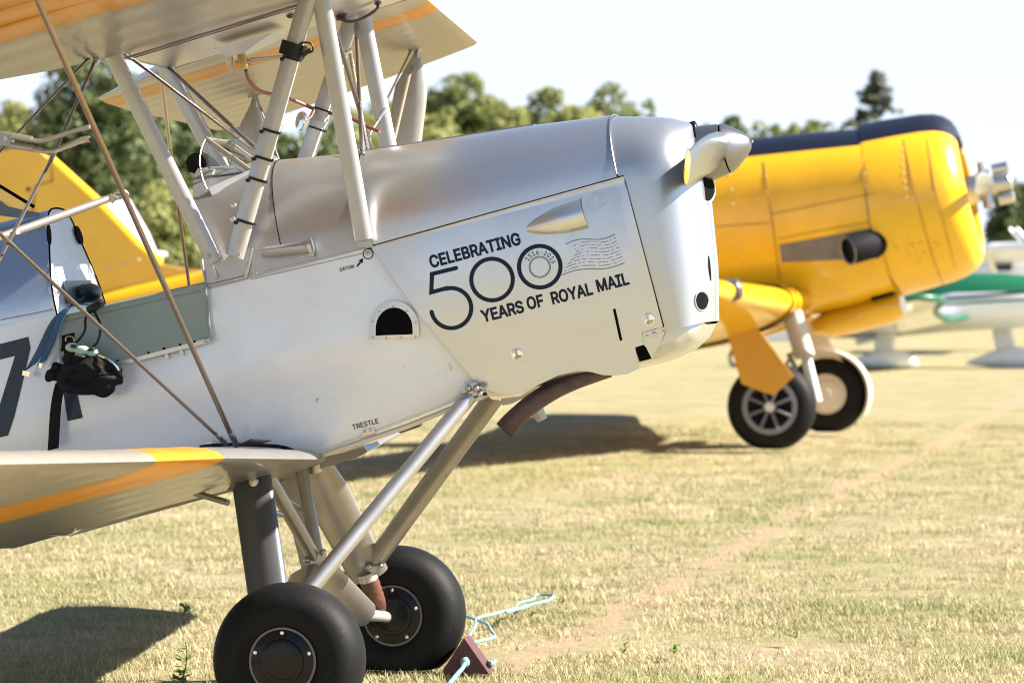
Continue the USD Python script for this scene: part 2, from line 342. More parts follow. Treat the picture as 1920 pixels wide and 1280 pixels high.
pz = (meshkit.fbm(np.stack([pos[:, 0] * .35, pos[:, 1] * .35, pos[:, 0] * 0], -1), 3, 5) - .5) * .05 * nr_ - .03 * nr_
N = len(pos); sc = rng.uniform(.65, 1.25, N) * np.where(pos[:, 1] > 9, 1.15, 1)
pi.CreatePositionsAttr(Vt.Vec3fArray.FromNumpy(np.c_[pos, pz].astype(np.float32)))
pi.CreateProtoIndicesAttr(Vt.IntArray.FromNumpy(rng.integers(0, 6, N).astype(np.int32)))
an = rng.uniform(0, 2 * np.pi, N)
pi.CreateOrientationsAttr(Vt.QuathArray([Gf.Quath(float(math.cos(a / 2)), 0, 0, float(math.sin(a / 2))) for a in an]))
pi.CreateScalesAttr(Vt.Vec3fArray.FromNumpy(np.repeat(sc[:, None], 3, 1).astype(np.float32)))
# ------------------------------------------------------------------ trees
def leaf_mat(name, a, b, c, tr=.35):
    n = {'g': ('geometry', {}), 'n': ('noise_texture', {'scale': .9, 'detail': 4.0}), 'r': ('rgb_ramp', {'ramp': [(.3, a), (.5, b), (.7, c)]}),
         'p': ('principled_bsdf', {'roughness': .55, 'specular_ior_level': .3}), 't': ('translucent_bsdf', {}), 'm': ('mix_closure', {'fac': tr})}
    return usdkit.material(stage, '/World/Looks/' + name, n, [('g.position', 'n.vector'), ('n.fac', 'r.fac'), ('r.color', 'p.base_color'), ('r.color', 't.color'), ('p.BSDF', 'm.closure1'), ('t.BSDF', 'm.closure2')], surface='m.closure')
m_leaf = {'mid': leaf_mat('oak_leaves', (.12, .15, .04), (.19, .22, .065), (.27, .29, .10)), 'light': leaf_mat('pale_leaves', (.17, .195, .055), (.26, .275, .09), (.35, .34, .13)),
          'dark': leaf_mat('dark_leaves', (.055, .078, .03), (.092, .125, .045), (.15, .175, .065), .3), 'conifer': leaf_mat('conifer_needles', (.055, .07, .045), (.08, .095, .06), (.11, .12, .08), .15)}
m_bark = pmat('bark', (.10, .08, .06), .9, var=.4, vscale=6, bump=.02, bscale=12)
def tree(name, label, catg, px, top, hw, Y, kind, base=None, dens=1.0, leaf=.16, seed=0, conic=False, lobes=14, low=.30):
    """px: centre, top: crown top, hw: half width, all in photograph pixels at depth Y."""
    g = np.random.default_rng(seed + 100); c0 = P(px, 527, Y); c0[2] = 0; s = (CAM[1] * 0 + (P(px + 100, 527, Y) - P(px, 527, Y))[0]) / 100.0
    H = P(px, top, Y)[2]; R = hw * s
    root = thing(name, label, catg, tuple(c0), group='trees and bushes along the edge of the airfield')
    cz = H * (low + (1 - low) / 2); hz = H * (1 - low) / 2 * 1.02
    # clumps of the crown
    cl = []
    if conic:
        for k in range(240):
            t = g.uniform(0, 1) ** .8; r = R * (1 - t) ** .6 * g.uniform(.2, 1.1); a = g.uniform(0, 6.28); cl.append((np.array([r * math.cos(a), r * math.sin(a), H * (low + (1 - low) * t)]), R * (.07 + .16 * (1 - t)), .55))
    else:
        asp = hz / R; n1 = int(lobes * (1 + 1.1 * asp)); cr = min(R, hz)
        for k in range(n1):
            d = g.normal(size=3); d /= np.linalg.norm(d); rr = g.uniform(.35, .82); q = np.array([d[0] * R * rr, d[1] * R * rr, cz + d[2] * hz * rr]); cl.append((q, cr * g.uniform(.32, .52), g.uniform(.7, .95)))
        for k in range(n1 * 2):
            d = g.normal(size=3); d /= np.linalg.norm(d); q = np.array([d[0] * R * .95, d[1] * R * .95, cz + d[2] * hz * .95]); cl.append((q, cr * g.uniform(.12, .26), g.uniform(.6, .95)))
        for k in range(5):
            cl.append((np.array([g.uniform(-.3, .3) * R, 0, H * low + (k + .5) / 5.5 * 2 * hz]), cr * .62, 1.0))
    vs = []
    for q, r, fz in cl:
        n = int(dens * max(20, 20 * (r / leaf) ** 2)); d = g.normal(size=(n, 3)); d /= np.linalg.norm(d, axis=1, keepdims=True); rad_ = r * g.uniform(.45, 1.08, (n, 1)) ** .6
        p = q + d * rad_ * np.array([1, 1, fz]); nn = d + g.normal(size=(n, 3)) * .55 + [0, 0, .25]; nn /= np.linalg.norm(nn, axis=1, keepdims=True)
        u = np.cross(nn, g.normal(size=(n, 3))); u /= np.linalg.norm(u, axis=1, keepdims=True) + 1e-9; w = np.cross(nn, u); L = leaf * g.uniform(.6, 1.25, (n, 1))
        vs.append(np.stack([p - u * L * .6, p + w * L * .38, p + u * L * .6, p - w * L * .38], 1))
    V = np.vstack(vs).reshape(-1, 3) + c0; V[:, 2] = np.maximum(V[:, 2], .05); nq = len(V) // 4; i = np.arange(nq)[:, None] * 4
    F = np.vstack([i + [0, 1, 2], i + [0, 2, 3]])
    part(root, 'crown', (V, F), m_leaf[kind], smooth=False)
    tr = R * .07 + .06; bends = [c0, c0 + [g.uniform(-.1, .1), 0, H * .3], c0 + [g.uniform(-.3, .3), 0, H * .62]]
    tk = part(root, 'trunk', tube(spline(bends, 10), np.linspace(tr, tr * .4, 10), 9), m_bark)
    for q, r, _ in cl[:7 if not conic else 0]:
        st = spline(bends, 10)[g.integers(4, 9)]; part(tk, 'limb', tube(spline([st, (st + q + c0) / 2 + [0, 0, .15], c0 + q], 8), np.linspace(tr * .42, tr * .12, 8), 6), m_bark)
TL = [ # name, label, px, top, halfwidth, Y, kind, seed, kwargs
 ('oak_tree', 'big dark oak with sky gaps behind the near wires at upper left', 185, 92, 128, 96, 'dark', 1, dict(dens=.62, lobes=17, low=.12)),
 ('oak_tree', 'dark ragged oak at the far left edge below the wing', 30, 250, 95, 104, 'dark', 2, dict(low=.1)),
 ('birch_tree', 'pale green tree at the left edge against the sky', 18, 188, 62, 118, 'light', 3, dict(low=.3)),
 ('oak_tree', 'dark green tree between the two rear cabin struts', 340, 150, 120, 104, 'dark', 4, dict(low=.1)),
 ('hawthorn_bush', 'sunlit yellowish bush above the yellow fuselage spine', 305, 345, 88, 84, 'light', 5, dict(low=.0, leaf=.14)),
 ('hawthorn_bush', 'darker bush below the near rear strut', 400, 400, 90, 88, 'mid', 6, dict(low=.0)),
 ('oak_tree', 'green tree behind the front windscreen', 455, 205, 105, 110, 'mid', 7, dict(low=.12)),
 ('oak_tree', 'dark green tree behind the small mirror', 575, 232, 82, 106, 'dark', 8, dict(low=.1)),
 ('maple_tree', 'light green tree between the front cabin struts', 660, 205, 75, 120, 'light', 9, dict(low=.15)),
 ('oak_tree', 'tree just left of the far interplane strut', 722, 190, 62, 126, 'mid', 10, dict(low=.15)),
 ('oak_tree', 'tall rounded oak right of the far interplane strut', 868, 137, 92, 122, 'mid', 11, dict(lobes=18, low=.12)),
 ('maple_tree', 'pale lower tree in front of the tall rounded oak', 815, 215, 95, 108, 'light', 12, dict(low=.05)),
 ('maple_tree', 'light green tree above the middle of the cowl', 948, 190, 70, 116, 'light', 13, dict(low=.1)),
 ('oak_tree', 'oak with a ragged top left of the skyline dip', 1030, 160, 70, 124, 'mid', 14, dict(dens=.8, low=.12)),
 ('maple_tree', 'sunlit yellow green tree above the front of the cowl', 1085, 195, 80, 106, 'light', 15, dict(low=.05)),
 ('oak_tree', 'darker oak with sky holes above the nose', 1145, 149, 66, 120, 'mid', 16, dict(dens=.62, low=.15)),
 ('oak_tree', 'thin sparse treetop ending the left tree line', 1212, 180, 30, 126, 'mid', 17, dict(dens=.5, lobes=8, low=.3)),
 ('maple_tree', 'mid green tree filling the gap right of the tall rounded oak', 912, 192, 74, 128, 'mid', 41, dict(low=.05)),
 ('maple_tree', 'pale green tree filling the skyline dip above the cowl', 992, 206, 62, 130, 'light', 42, dict(low=.05)),
 ('oak_tree', 'mid green tree between the ragged oak and the oak with sky holes', 1092, 176, 58, 132, 'mid', 43, dict(low=.05)),
 ('oak_tree', 'mid green tree just left of the sparse treetop', 1180, 200, 48, 128, 'mid', 44, dict(low=.05)),
 ('hedge_tree', 'low dark tree just right of the spinner', 1372, 217, 48, 170, 'dark', 18, dict(low=.1, leaf=.2)),
 ('hedge_tree', 'low dark tree behind the blue top of the trainer', 1440, 228, 60, 175, 'mid', 19, dict(low=.1, leaf=.2)),
 ('hedge_tree', 'wide low tree left of the conifer', 1530, 226, 66, 172, 'mid', 20, dict(low=.1, leaf=.2)),
 ('hedge_tree', 'low tree under the conifer', 1600, 224, 50, 178, 'dark', 21, dict(low=.1, leaf=.2)),
 ('hedge_tree', 'small round tree in the gap left of the long hedge', 1325, 232, 40, 182, 'mid', 31, dict(low=.1, leaf=.2)),
 ('hedge_tree', 'mid green low tree between two darker ones left of the conifer', 1485, 232, 46, 168, 'mid', 32, dict(low=.1, leaf=.2)),
 ('hedge_tree', 'low tree right of the conifer behind the blue cowl top', 1690, 232, 44, 172, 'mid', 33, dict(low=.1, leaf=.2)),
 ('oak_tree', 'dark tree at the right edge behind the radial propeller', 1905, 338, 62, 150, 'dark', 23, dict(low=.05, leaf=.2)),
 ('oak_tree', 'dark tree mostly outside the right edge', 2000, 325, 70, 155, 'dark', 24, dict(low=.05, leaf=.2)),
]
for nm, lb, px, tp, hw, Y, kd, sd, kw in TL:
    tree(nm, lb, 'bush' if 'bush' in nm else 'tree', px, tp, hw, Y, kd, seed=sd, **kw)
tree('conifer_tree', 'dark pointed conifer standing above the blue topped trainer', 'conifer', 1642, 138, 120, 165, 'conifer', seed=30, conic=True, leaf=.28, low=.1, dens=.8)
# ------------------------------------------------------------------ the silver biplane
TH = rad(14.0)
EX = np.array([math.cos(TH), 0, math.sin(TH)]); EZ = np.array([-math.sin(TH), 0, math.cos(TH)]); EY = np.array([0, 1.0, 0])
O0 = P(690, 465, -.31); O0[1] = 0
def T(x, y, z):
    """Aircraft axes: x forward along the fuselage, y to the far side, z up; origin at the firewall's upper corner."""
    return O0 + EX * x + EY * y + EZ * z
def TT(a): a = np.asarray(a, float); return O0 + a[..., 0:1] * EX + a[..., 1:2] * EY + a[..., 2:3] * EZ
def Lc(p): d = np.asarray(p) - O0; return d @ EX, d @ EZ
m_nose = pmat('nose_paint', (.46, .47, .49), .28, .78, .3, var=.03, vscale=3, coat_rough=.1)
BP = thing('silver_biplane', 'silver and white biplane with open side door and postal anniversary lettering on its cowl', 'airplane', (0.35, 0, 0))
sm = lambda a, b, x: np.clip((x - a) / (b - a), 0, 1) ** 2 * (3 - 2 * np.clip((x - a) / (b - a), 0, 1))
def hwid(x, z):
    x = np.asarray(x, float); z = np.asarray(z, float)
    b = np.interp(x, [-4.4, -2.4, -1.0, 0, .2, .4, .6, .8], [.05, .22, .31, .31, .308, .302, .290, .272])
    s = np.clip((x - .8) / .23, 0, 1)
    b = np.where(x > .8, .272 * (1 - s ** 4.2) ** (1 / 2.5), b)
    c = sm(-.05, .2, x)
    k = c * np.where(z < .02, ((z + .17) / .33) ** 2 * .026, .0069)
    r = np.maximum(b - k - (1 - c) * np.maximum(0, -.277 - z) * .12, .004)
    r = r - np.where(z > -.277, (1 - c) * (z + .277) * .05 * (x > -2.4), 0)
    return float(r) if r.ndim == 0 else r
def side(px, py):
    Y = np.full(np.shape(px), -.3) if np.ndim(px) else -.3
    for _ in range(6):
        d = P(px, py, Y) - O0; Y = -hwid(d @ EX, np.minimum(d @ EZ, 0.0))
    return P(px, py, Y)
topz = lambda x: np.interp(x, [-1.5, -1.03, -.53, -.42, -.318, -.147, .008, .198, .54, .80, .91], [.37, .385, .40, .378, .366, .338, .313, .292, .258, .224, .203])
zlong = lambda x: np.interp(x, [-4.4, -2.4, -1.3, -1.0, -.525, -.45, 0], [-.02, .03, .06, .04, .022, .006, .0])
def arc(x, n=22, full=True, k=2.25, d=0.0, z0=0.0, ht=None):
    w, h = hwid(x, 0.0) + d, (topz(x) if ht is None else ht) + d - z0
    t = np.linspace(0, np.pi if full else np.pi / 2, n)
    return np.c_[np.full(n, x), -w * np.sign(np.cos(t)) * np.abs(np.cos(t)) ** (2 / k), z0 + h * np.abs(np.sin(t)) ** (2 / k)]
def sheet(rows):
    R = np.array(rows); v, f = loft(R, closed=False, caps=False); return TT(v), f
# fuselage trough
xs_ = np.r_[np.linspace(-4.4, -1.2, 9), np.linspace(-1.1, .24, 28)]
zbot = lambda x: np.interp(x, [-4.4, -2.4, -1.0, -.338, .24], [-.16, -.42, -.57, -.586, -.512])
rows = []
for x in xs_:
    zt = min(zlong(x), -2.36 * (x - .035)) if x > 0 else zlong(x); zb = zbot(x); zc = -.277 if zb < -.3 else zb * .5
    zs = np.r_[np.linspace(zt, zc, 7), np.linspace(zc, zb + .012, 6)[1:]] if zt > zc else np.linspace(zt, zb + .012, 12)
    nr = [(x, -hwid(x, z) + (.006 if x > 0 else 0), z) for z in zs]; w = hwid(x, zb) - .012
    row = nr + [(x, -w, zb), (x, -w * .5, zb), (x, 0, zb), (x, w * .5, zb), (x, w, zb)] + [(a, -b, c) for a, b, c in nr[::-1]]
    rows.append(row)
fus = part(BP, 'fuselage', sheet(rows), m_white, smooth=25, label='white doped fuselage sides with flat lower panels')
part(fus, 'firewall', slab([T(.03, -.25, -.01), T(.03, .25, -.01), T(.2, .24, -.49), T(.2, -.24, -.49)], EX * .01), m_dark)
# decking panels
part(BP, 'front_decking', sheet([arc(x) for x in np.linspace(-.525, .004, 14)]), m_deck, smooth=40, label='dull silver metal decking between front cockpit and engine')
for q in ((438, 385), (436, 411)):
    Yq = -.24; part(BP, 'deck_screw', lathe(P(*q, -.312), -EY, [(0, .009), (.003, .008), (.004, .004)], 12), m_alu)
part(BP, 'deck_seam', tube(TT(arc(-.27, 24, d=.001))[1:-1], .0016, 5), m_dark)
def rarc(x, n=20):
    t = np.linspace(0, 1, n); w = .285; pts = []
    P0 = [(-w, zlong(x)), (-w + .02, zlong(x) + .10), (-.165, .30), (-.12, .365), (0, .39), (.12, .365), (.165, .30), (w - .02, zlong(x) + .10), (w, zlong(x))]
    q = spline(np.array(P0), n); return np.c_[np.full(n, x), q]
rd = part(BP, 'rear_decking', sheet([rarc(x) for x in np.linspace(-1.55, -1.025, 8)]), m_silver, smooth=40, label='silver decking ahead of the rear cockpit')
rr = rarc(-1.022, 24)
def ellipse_px(cx, cy, a, b, ang, n=18):
    t = np.linspace(0, 2 * np.pi, n, endpoint=False); c, s = math.cos(rad(ang)), math.sin(rad(ang))
    return [(cx + a * math.cos(q) * c - b * math.sin(q) * s, cy + a * math.cos(q) * s + b * math.sin(q) * c) for q in t]
bulk = part(BP, 'bulkhead', slab(TT(rr), EX * -.012), m_white, label='light blue white bulkhead behind the front cockpit with two oval slots')
part(bulk, 'rim', tube(TT(rarc(-1.022, 24)), .0032, 6), m_dark)
def on_bulk(pts, x=-1.0):
    out = []
    for px, py in pts:
        r = ray(px, py); n = EX; out.append(CAM + r * ((T(x, 0, 0) - CAM) @ n) / (r @ n))
    return out
part(bulk, 'slot', slab(on_bulk(ellipse_px(91, 441, 3.5, 19, -4), -1.019), EX * .004), m_dark)
part(bulk, 'slot', slab(on_bulk(ellipse_px(147, 441, 5, 18, -18), -1.019), EX * .004), m_dark)
part(bulk, 'locker_opening', slab(on_bulk([(118, 527), (168, 526), (175, 545), (178, 572), (126, 568)], -1.019), EX * .004), m_sage)
part(BP, 'rear_windscreen', slab([P(-40, 330, -.12), P(0, 350, -.12), P(64, 389, -.12), P(30, 400, -.17), P(-40, 400, -.2)], EY * .006), m_glass)
part(BP, 'rear_windscreen_frame', tube([P(-40, 322, -.12), P(0, 349, -.12), P(64, 388, -.12)], .006, 6), m_dark)
part(BP, 'rear_windscreen_bracket', slab([P(-30, 365, -.13), P(0, 376, -.14), P(14, 387, -.15), P(36, 392, -.16), P(70, 398, -.17), P(72, 405, -.17), P(30, 408, -.19), P(-30, 400, -.2)], EY * .008), m_gearblue)
# cowling
dec = lambda x0, x1, n, d=0.0, **k: [arc(x, d=d, **k) for x in np.linspace(x0, x1, n)]
top = part(BP, 'top_cowl', sheet(dec(.004, .798, 22, .004)), m_silver, smooth=40, label='curved silver upper cowling')
def strip_top(x0, x1, y, w, h=.004):
    xs2 = np.linspace(x0, x1, 16); pts = [T(x, y, topz(x) + .004) for x in xs2]; return tube(pts, w, 6)
part(top, 'hinge', strip_top(.02, .55, -.035, .0032), m_steel); part(top, 'hinge', strip_top(.02, .55, -.02, .0032), m_wirelt)
part(top, 'seam', tube(TT(arc(.004, 30, d=.0045))[1:-1], .0022, 5), m_dark)
sp_px = [(697, 465), (1170, 334), (1243, 612), (1204, 623), (1207, 646), (1191, 651), (1198, 691), (1177, 701), (1154, 704), (1130, 703), (1108, 697), (1083, 694), (1050, 702), (1010, 721), (985, 734), (960, 740.5), (935, 738), (907, 727), (889, 713), (845, 660), (790, 595), (757, 548)]
def smooth_px(p, corners, n=3):
    return p
pan = part(BP, 'side_cowl', skin(sp_px, side, .004, .004), m_panel, smooth=30, label='pale silver side cowling printed with navy lettering')
hp = [side(697 + (1170 - 697) * t, 464 + (332.5 - 464) * t) - np.array([0, .004, 0]) for t in np.linspace(0, 1, 13)]
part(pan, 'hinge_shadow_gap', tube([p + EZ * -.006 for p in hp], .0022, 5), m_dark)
part(pan, 'hinge_gap', tube([p + EZ * .005 for p in hp], .0016, 5), m_dark)
for a, b in zip(hp[:-1], hp[1:]):
    part(pan, 'hinge_knuckle', tube([a + (b - a) * .02, b - (b - a) * .02], .0036, 6), m_wirelt)
# far side cowl, mirrored plainly
part(BP, 'far_side_cowl', sheet([[(x, hwid(x, z) + .003, z) for z in np.linspace(.0, max(-.56, -2.36 * x) if x < .22 else -.54, 10)] for x in np.linspace(.02, .8, 14)]), m_panel, label='side cowling on the far side')
# nose
def nose_row(s, n=46):
    zz = np.r_[np.linspace(-.47, 0, 14)[:-1]]; pts = []
    xf = lambda z: np.interp(z, [-.47, -.306, -.05, .135, .25], [.952, .992, 1.03, 1.04, 1.03])
    zt = np.interp(s, [0, .35, .7, 1], [.224, .203, .178, .138]); w0 = .272 * (1 - s ** 4.2) ** (1 / 2.5)
    for z in zz: pts.append((.802 + s * (xf(z) - .802), -max(w0 - (1 - s) * ((z + .17) / .33) ** 2 * .026, .002 if s > .99 else .01), z))
    t = np.linspace(0, np.pi / 2, 11)
    for q in t:
        z = zt * math.sin(q) ** (2 / 2.25); y = -max(w0 - (1 - s) * .0069, .002) * math.cos(q) ** (2 / 2.25); pts.append((.802 + s * (xf(z) - .802), y, z))
    return pts + [(a, -b, c) for a, b, c in pts[::-1][1:]]
nose = part(BP, 'nose_cowl', sheet([nose_row(s) for s in np.r_[np.linspace(0, .8, 12), .87, .92, .96, .985, 1.0]]), m_nose, smooth=50, label='white nose bowl behind the propeller')
seam = [side(1170 + (1244 - 1170) * t, 336 + (613 - 336) * t) - np.array([0, .005, 0]) for t in np.linspace(0, 1, 12)]
part(nose, 'seam', tube(seam, .0030, 5), m_dark)
a_ = arc(.80, 30, d=.005); part(nose, 'seam_strip', tube(TT(a_)[1:-1], .0034, 6), m_steel)
def nose_pt(px, py):
    # a point on the nose bowl's near side
    Y = np.full(np.shape(px), -.2) if np.ndim(px) else -.2
    for _ in range(12):
        p = P(px, py, Y); x, z = Lc(p)
        xf = np.interp(z, [-.47, -.306, -.05, .135, .25], [.952, .992, 1.03, 1.04, 1.03]); s = np.clip((x - .802) / (xf - .802), 0, .999)
        w0 = .272 * (1 - s ** 4.2) ** (1 / 2.5); Y = .6 * Y + .4 * (-(w0 - (1 - s) * ((z + .17) / .33) ** 2 * .026))
    return P(px, py, Y)
part(nose, 'round_hole', skin(ellipse_px(1316, 564, 12.5, 18, -4), nose_pt, .001, .002, 8), m_dark, label='black oval hole low on the nose')
_el = np.array(ellipse_px(1316, 564, 12.5, 18, -4, 40)); _el = np.vstack([_el, _el[:1]])
part(nose, 'hole_lip', tube(nose_pt(_el[:, 0], _el[:, 1]) - EY * .002, .003, 6), m_nose)
part(nose, 'slot', skin(ellipse_px(1331, 503, 1.8, 24, -5), nose_pt, .001, .002, 8), m_dark)
c_in = T(1.028, -.05, -.06)
part(nose, 'intake_rim', lathe(c_in, EX * .85 - EY * .4 - EZ * .1, [(-.02, .052), (.004, .052), (.006, .047), (.0, .045)], 28), m_white)
part(nose, 'intake', lathe(c_in, EX * .85 - EY * .4 - EZ * .1, [(0, .045), (.0035, .045)], 24), m_dark)
part(nose, 'shaft_opening', lathe(T(1.035, .0, .075), EX + EZ * .05, [(-.01, .075), (.006, .075)], 28), m_dark)
part(nose, 'shaft', lathe(T(1.03, 0, .05), EX, [(0, .035), (.08, .035)], 20), m_steel)
# chin and lower cowl
bp = [(943, 748), (985, 742), (1060, 722), (1105, 711), (1145, 703), (1200, 690), (1255, 676), (1292, 659), (1318, 636), (1334, 607)]
ch = []
for px, py in bp:
    x, z = Lc(P(px, py, 0)); ch.append((x, z))
rows = []
for i, (x, z) in enumerate(ch):
    s = np.clip((x - .80) / .155, 0, 1); w = hwid(x, -.46) - .012 if x < .8 else .246 * (1 - s ** 3.2) ** (1 / 2.6); w = max(w, .02)
    z0 = -.466; t = np.linspace(0, np.pi, 19); h = min(z - z0, -.004)
    rows.append(np.c_[np.full(19, x), -w * np.sign(np.cos(t)) * np.abs(np.cos(t)) ** .45, z0 + h * np.abs(np.sin(t)) ** .55])
chin_rows = [r for r in rows if r[0, 0] > .69]; low_rows = [r for r in rows if r[0, 0] < .70]
x2 = .705; r0, r1 = rows[5], rows[6]
part(BP, 'lower_cowl', sheet([r * np.array([1, .93, 1]) for r in low_rows]), m_panel, label='beige lit lower cowling behind the chin')
def interp_rows(rs, n):
    X = np.array([r[0, 0] for r in rs]); out = []
    for x in np.linspace(X[0], X[-1], n):
        i = min(np.searchsorted(X, x), len(X) - 1); i = max(i, 1); t = (x - X[i - 1]) / (X[i] - X[i - 1]); out.append(rs[i - 1] * (1 - t) + rs[i] * t)
    return out
chin = part(BP, 'chin_cowl', sheet(interp_rows([rows[5] * np.array([1, 1.0, 1])] + rows[6:], 26)), m_panel, smooth=60, label='rounded chin under the nose bowl')
chin_side = part(BP, 'chin_plate', skin([(1205, 623.5), (1244, 613), (1247, 622), (1240, 640), (1222, 672), (1212, 652), (1207, 646)], side, .001, .003), m_panel)
for q in [(1214, 630.5, .0045), (1227, 627, .008), (1244, 621.5, .0045)]:
    c = side(q[0], q[1]); part(chin_side, 'fastener', lathe(c - EY * .003, -EY, [(0, q[2] * 1.2), (.003, q[2] * 1.2), (.004, q[2] * .8), (.0042, q[2] * .3)], 14), m_alu)
part(BP, 'cooling_outlet', skin([(1190, 651), (1208, 645), (1222, 672), (1199, 678)], side, -.006, .002), m_dark, label='black gap between side cowling and chin')
part(BP, 'engine', cat(box(T(.42, 0, -.13), .78, .36, .5, [EX, EY, EZ]), box(T(.45, .02, -.42), .60, .30, .2, [EX, EY, EZ])), m_dark)
# blister, fasteners, seam circle and slot on the side cowl
rows = []
for t in np.linspace(0, 1, 16):
    cx, cy = 983 + (1098 - 983) * t, 432 + (400 - 432) * t; r = 29 * (1 - (1 - t) ** 2.2) ** .75 + .3
    c = side(cx, cy); dn = np.array(side(cx + 8 * r / 30, cy + 28 * r / 30)) - c; ln = np.linalg.norm(dn); dn /= ln
    a = np.linspace(0, np.pi, 13); rows.append(np.array([c + dn * math.cos(q) * r * .00164 - EY * (.003 + math.sin(q) * r * .00164 * .95) for q in a]))
v, f = loft(rows, closed=False, caps=False)
bl = part(pan, 'blister', (v, f), m_silver, smooth=60, label='teardrop blister fairing')
e = rows[-1]; part(bl, 'end_plate', slab(list(e), -EX * .002), m_gearblue)
part(pan, 'seam_circle', skin(Point(1125, 373).buffer(15, 12).difference(Point(1125, 373).buffer(13.9, 12)), side, .0082, .0006, 6), m_strut)
part(pan, 'slot', skin(LineString([(1152, 581), (1164, 636)]).buffer(2.6), side, .0082, .001, 10), m_dark)
def fastener(px, py):
    c = side(px, py) - EY * .008
    a = part(pan, 'fastener', lathe(c, -EY, [(0, .019), (.003, .019), (.0035, .0165), (.001, .0155)], 20), m_chrome, label='chrome cowling fastener')
    part(a, 'lever', cat(strut(c + EZ * -.010 + EX * -.008 - EY * .004, c + EZ * -.008 + EX * .012 - EY * .006, .009, .006, EZ), strut(c + EZ * -.009 - EY * .004, c + EZ * .014 - EY * .006, .008, .006, EX, tip=.4)), m_steel)
fastener(970, 664); fastener(1217, 598)
part(pan, 'rivet', lathe(side(741, 436) - EY * .004, -EY, [(0, .004), (.002, .003)], 10), m_alu)
# ---- lettering
def decal(poly, mat=m_navy, name='lettering', parent=pan, proud=.0083, thick=.0008, label=None, edge=12):
    return part(parent, name, skin(poly, side, proud, thick, edge), mat, smooth=False, label=label)
def text_poly(txt, bold=True):
    m = meshkit.text_mesh(txt, 1.0, .01, bold)
    top_ = m.vertices[:, 2] > .005; fs = m.faces[np.all(top_[m.faces], axis=1)]
    return union_all([Polygon(m.vertices[t][:, :2]) for t in fs if Polygon(m.vertices[t][:, :2]).area > 1e-7]).buffer(.03 if bold else .012).simplify(.006)
def lay(txt, x0, y0, x1, y1, h, bold=True, lean=0.0):
    """Text whose baseline runs from (x0, y0) to (x1, y1) in the photograph, capitals h pixels tall."""
    p = text_poly(txt, bold); a, _, b, _ = p.bounds; d = np.array([x1 - x0, y1 - y0], float); L = np.hypot(*d); d /= L; u = np.array([d[1], -d[0]])
    sx = L / (b - a)
    return affinity.affine_transform(affinity.translate(p, -a, 0), [d[0] * sx, u[0] * h + lean * d[0], d[1] * sx, u[1] * h + lean * d[1], x0, y0])
decal(lay('CELEBRATING', 808, 502, 978, 457, 21.5))
decal(lay('YEARS', 905, 604, 984, 584, 21.5)); decal(lay('OF', 990, 580, 1021, 573, 21.5)); decal(lay('ROYAL', 1036, 570, 1113, 551, 21.5)); decal(lay('MAIL', 1121, 547, 1181, 532, 21.5))
five = LineString([(855, 502.5), (810, 513.5), (808.5, 548), (836, 540.5)] + [(846 + 37.5 * math.cos(q), 577.5 + 37.5 * math.sin(q)) for q in np.linspace(rad(-105), rad(169), 40)])
decal(five.buffer(3.9, join_style=2, cap_style=1), name='large_digit')
def ring(cx, cy, r, w): return Point(cx, cy).buffer(r, 40).difference(Point(cx, cy).buffer(r - w, 40))
decal(ring(922.5, 524, 42.8, 7.8), name='large_digit'); decal(ring(1012, 500, 42.8, 7.8), name='large_digit')
decal(union_all([ring(1012, 500.5, 20.5, 1.1), ring(1012, 500.5, 18.4, .9)]), name='postmark_ring')
for ch_, an in zip('1516-2016', np.linspace(-147, -20, 9)):
    p = text_poly(ch_, False); a, _, b, _ = p.bounds; s = 8.8
    p = affinity.scale(affinity.translate(p, -(a + b) / 2, 0), s * .85, -s, origin=(0, 0)); p = affinity.translate(p, 0, -23.5)
    decal(affinity.translate(affinity.rotate(p, an + 90, origin=(0, 0)), 1012, 500.5), name='postmark_digit', edge=0)
random.seed(4)
for i in range(10):
    y0 = 455 + i * 6.3; xa = 1061 + 10 * math.sin(i * .6) + (8 if 0 < i < 9 else 0); xb = 1153 + i * 2.0; pts = []
    for t in np.linspace(0, 1, 26):
        x = xa + (xb - xa) * t; pts.append((x, y0 - (x - 1061) * .185 - 3.6 * math.sin((t - .02) * 2 * np.pi * 1.05) + 2))
    segs = []
    if i in (0, 9): segs = [LineString(pts).buffer(.6, cap_style=2)]
    else:
        k = 0
        while k < 25:
            n = random.choice([2, 3, 6, 9]) if k < 12 else 8; segs.append(LineString(pts[k:min(k + n, 25) + 1]).buffer(.55, cap_style=2)); k += n + (1 if k < 14 else 1)
        segs = [LineString(pts).buffer(.42, cap_style=2).intersection(union_all([s.buffer(.15) for s in segs]).difference(union_all([Point(pts[j]).buffer(1.6) for j in random.sample(range(26), 6)])))]
    decal(union_all(segs), name='postmark_wave', edge=0)
# ---- fuselage side details
def fdecal(poly, mat, name, proud=.001, thick=.0008, label=None, edge=14, parent=None): return part(parent or fus, name, skin(poly, side, proud, thick, edge), mat, smooth=False, label=label)
fdecal([(-90, 668), (53, 631), (57, 652), (45, 705), (27, 780), (15, 816), (-90, 842), (-90, 812), (0, 757), (28, 667), (-90, 696)], m_code, 'code_letter', label='dark slate code letter cut by the frame')
fdecal([(117, 725), (141, 719), (155, 783), (127, 789)], m_code, 'code_letter', label='lower foot of a dark slate code letter')
fdecal(lay('DATUM', 638, 509, 664, 502, 6.4, False), m_navy, 'stencil', edge=0)
fdecal(union_all([LineString([(669.5, 499.5), (676, 491)]).buffer(1.6, cap_style=2), Polygon([(681, 484), (679.5, 494), (672, 488)])]), m_navy, 'datum_arrow', edge=0)
fdecal(ring(690, 476, 10, 1.7).difference(Polygon([(697, 440), (780, 600), (780, 440)])), m_navy, 'datum_circle', edge=0)
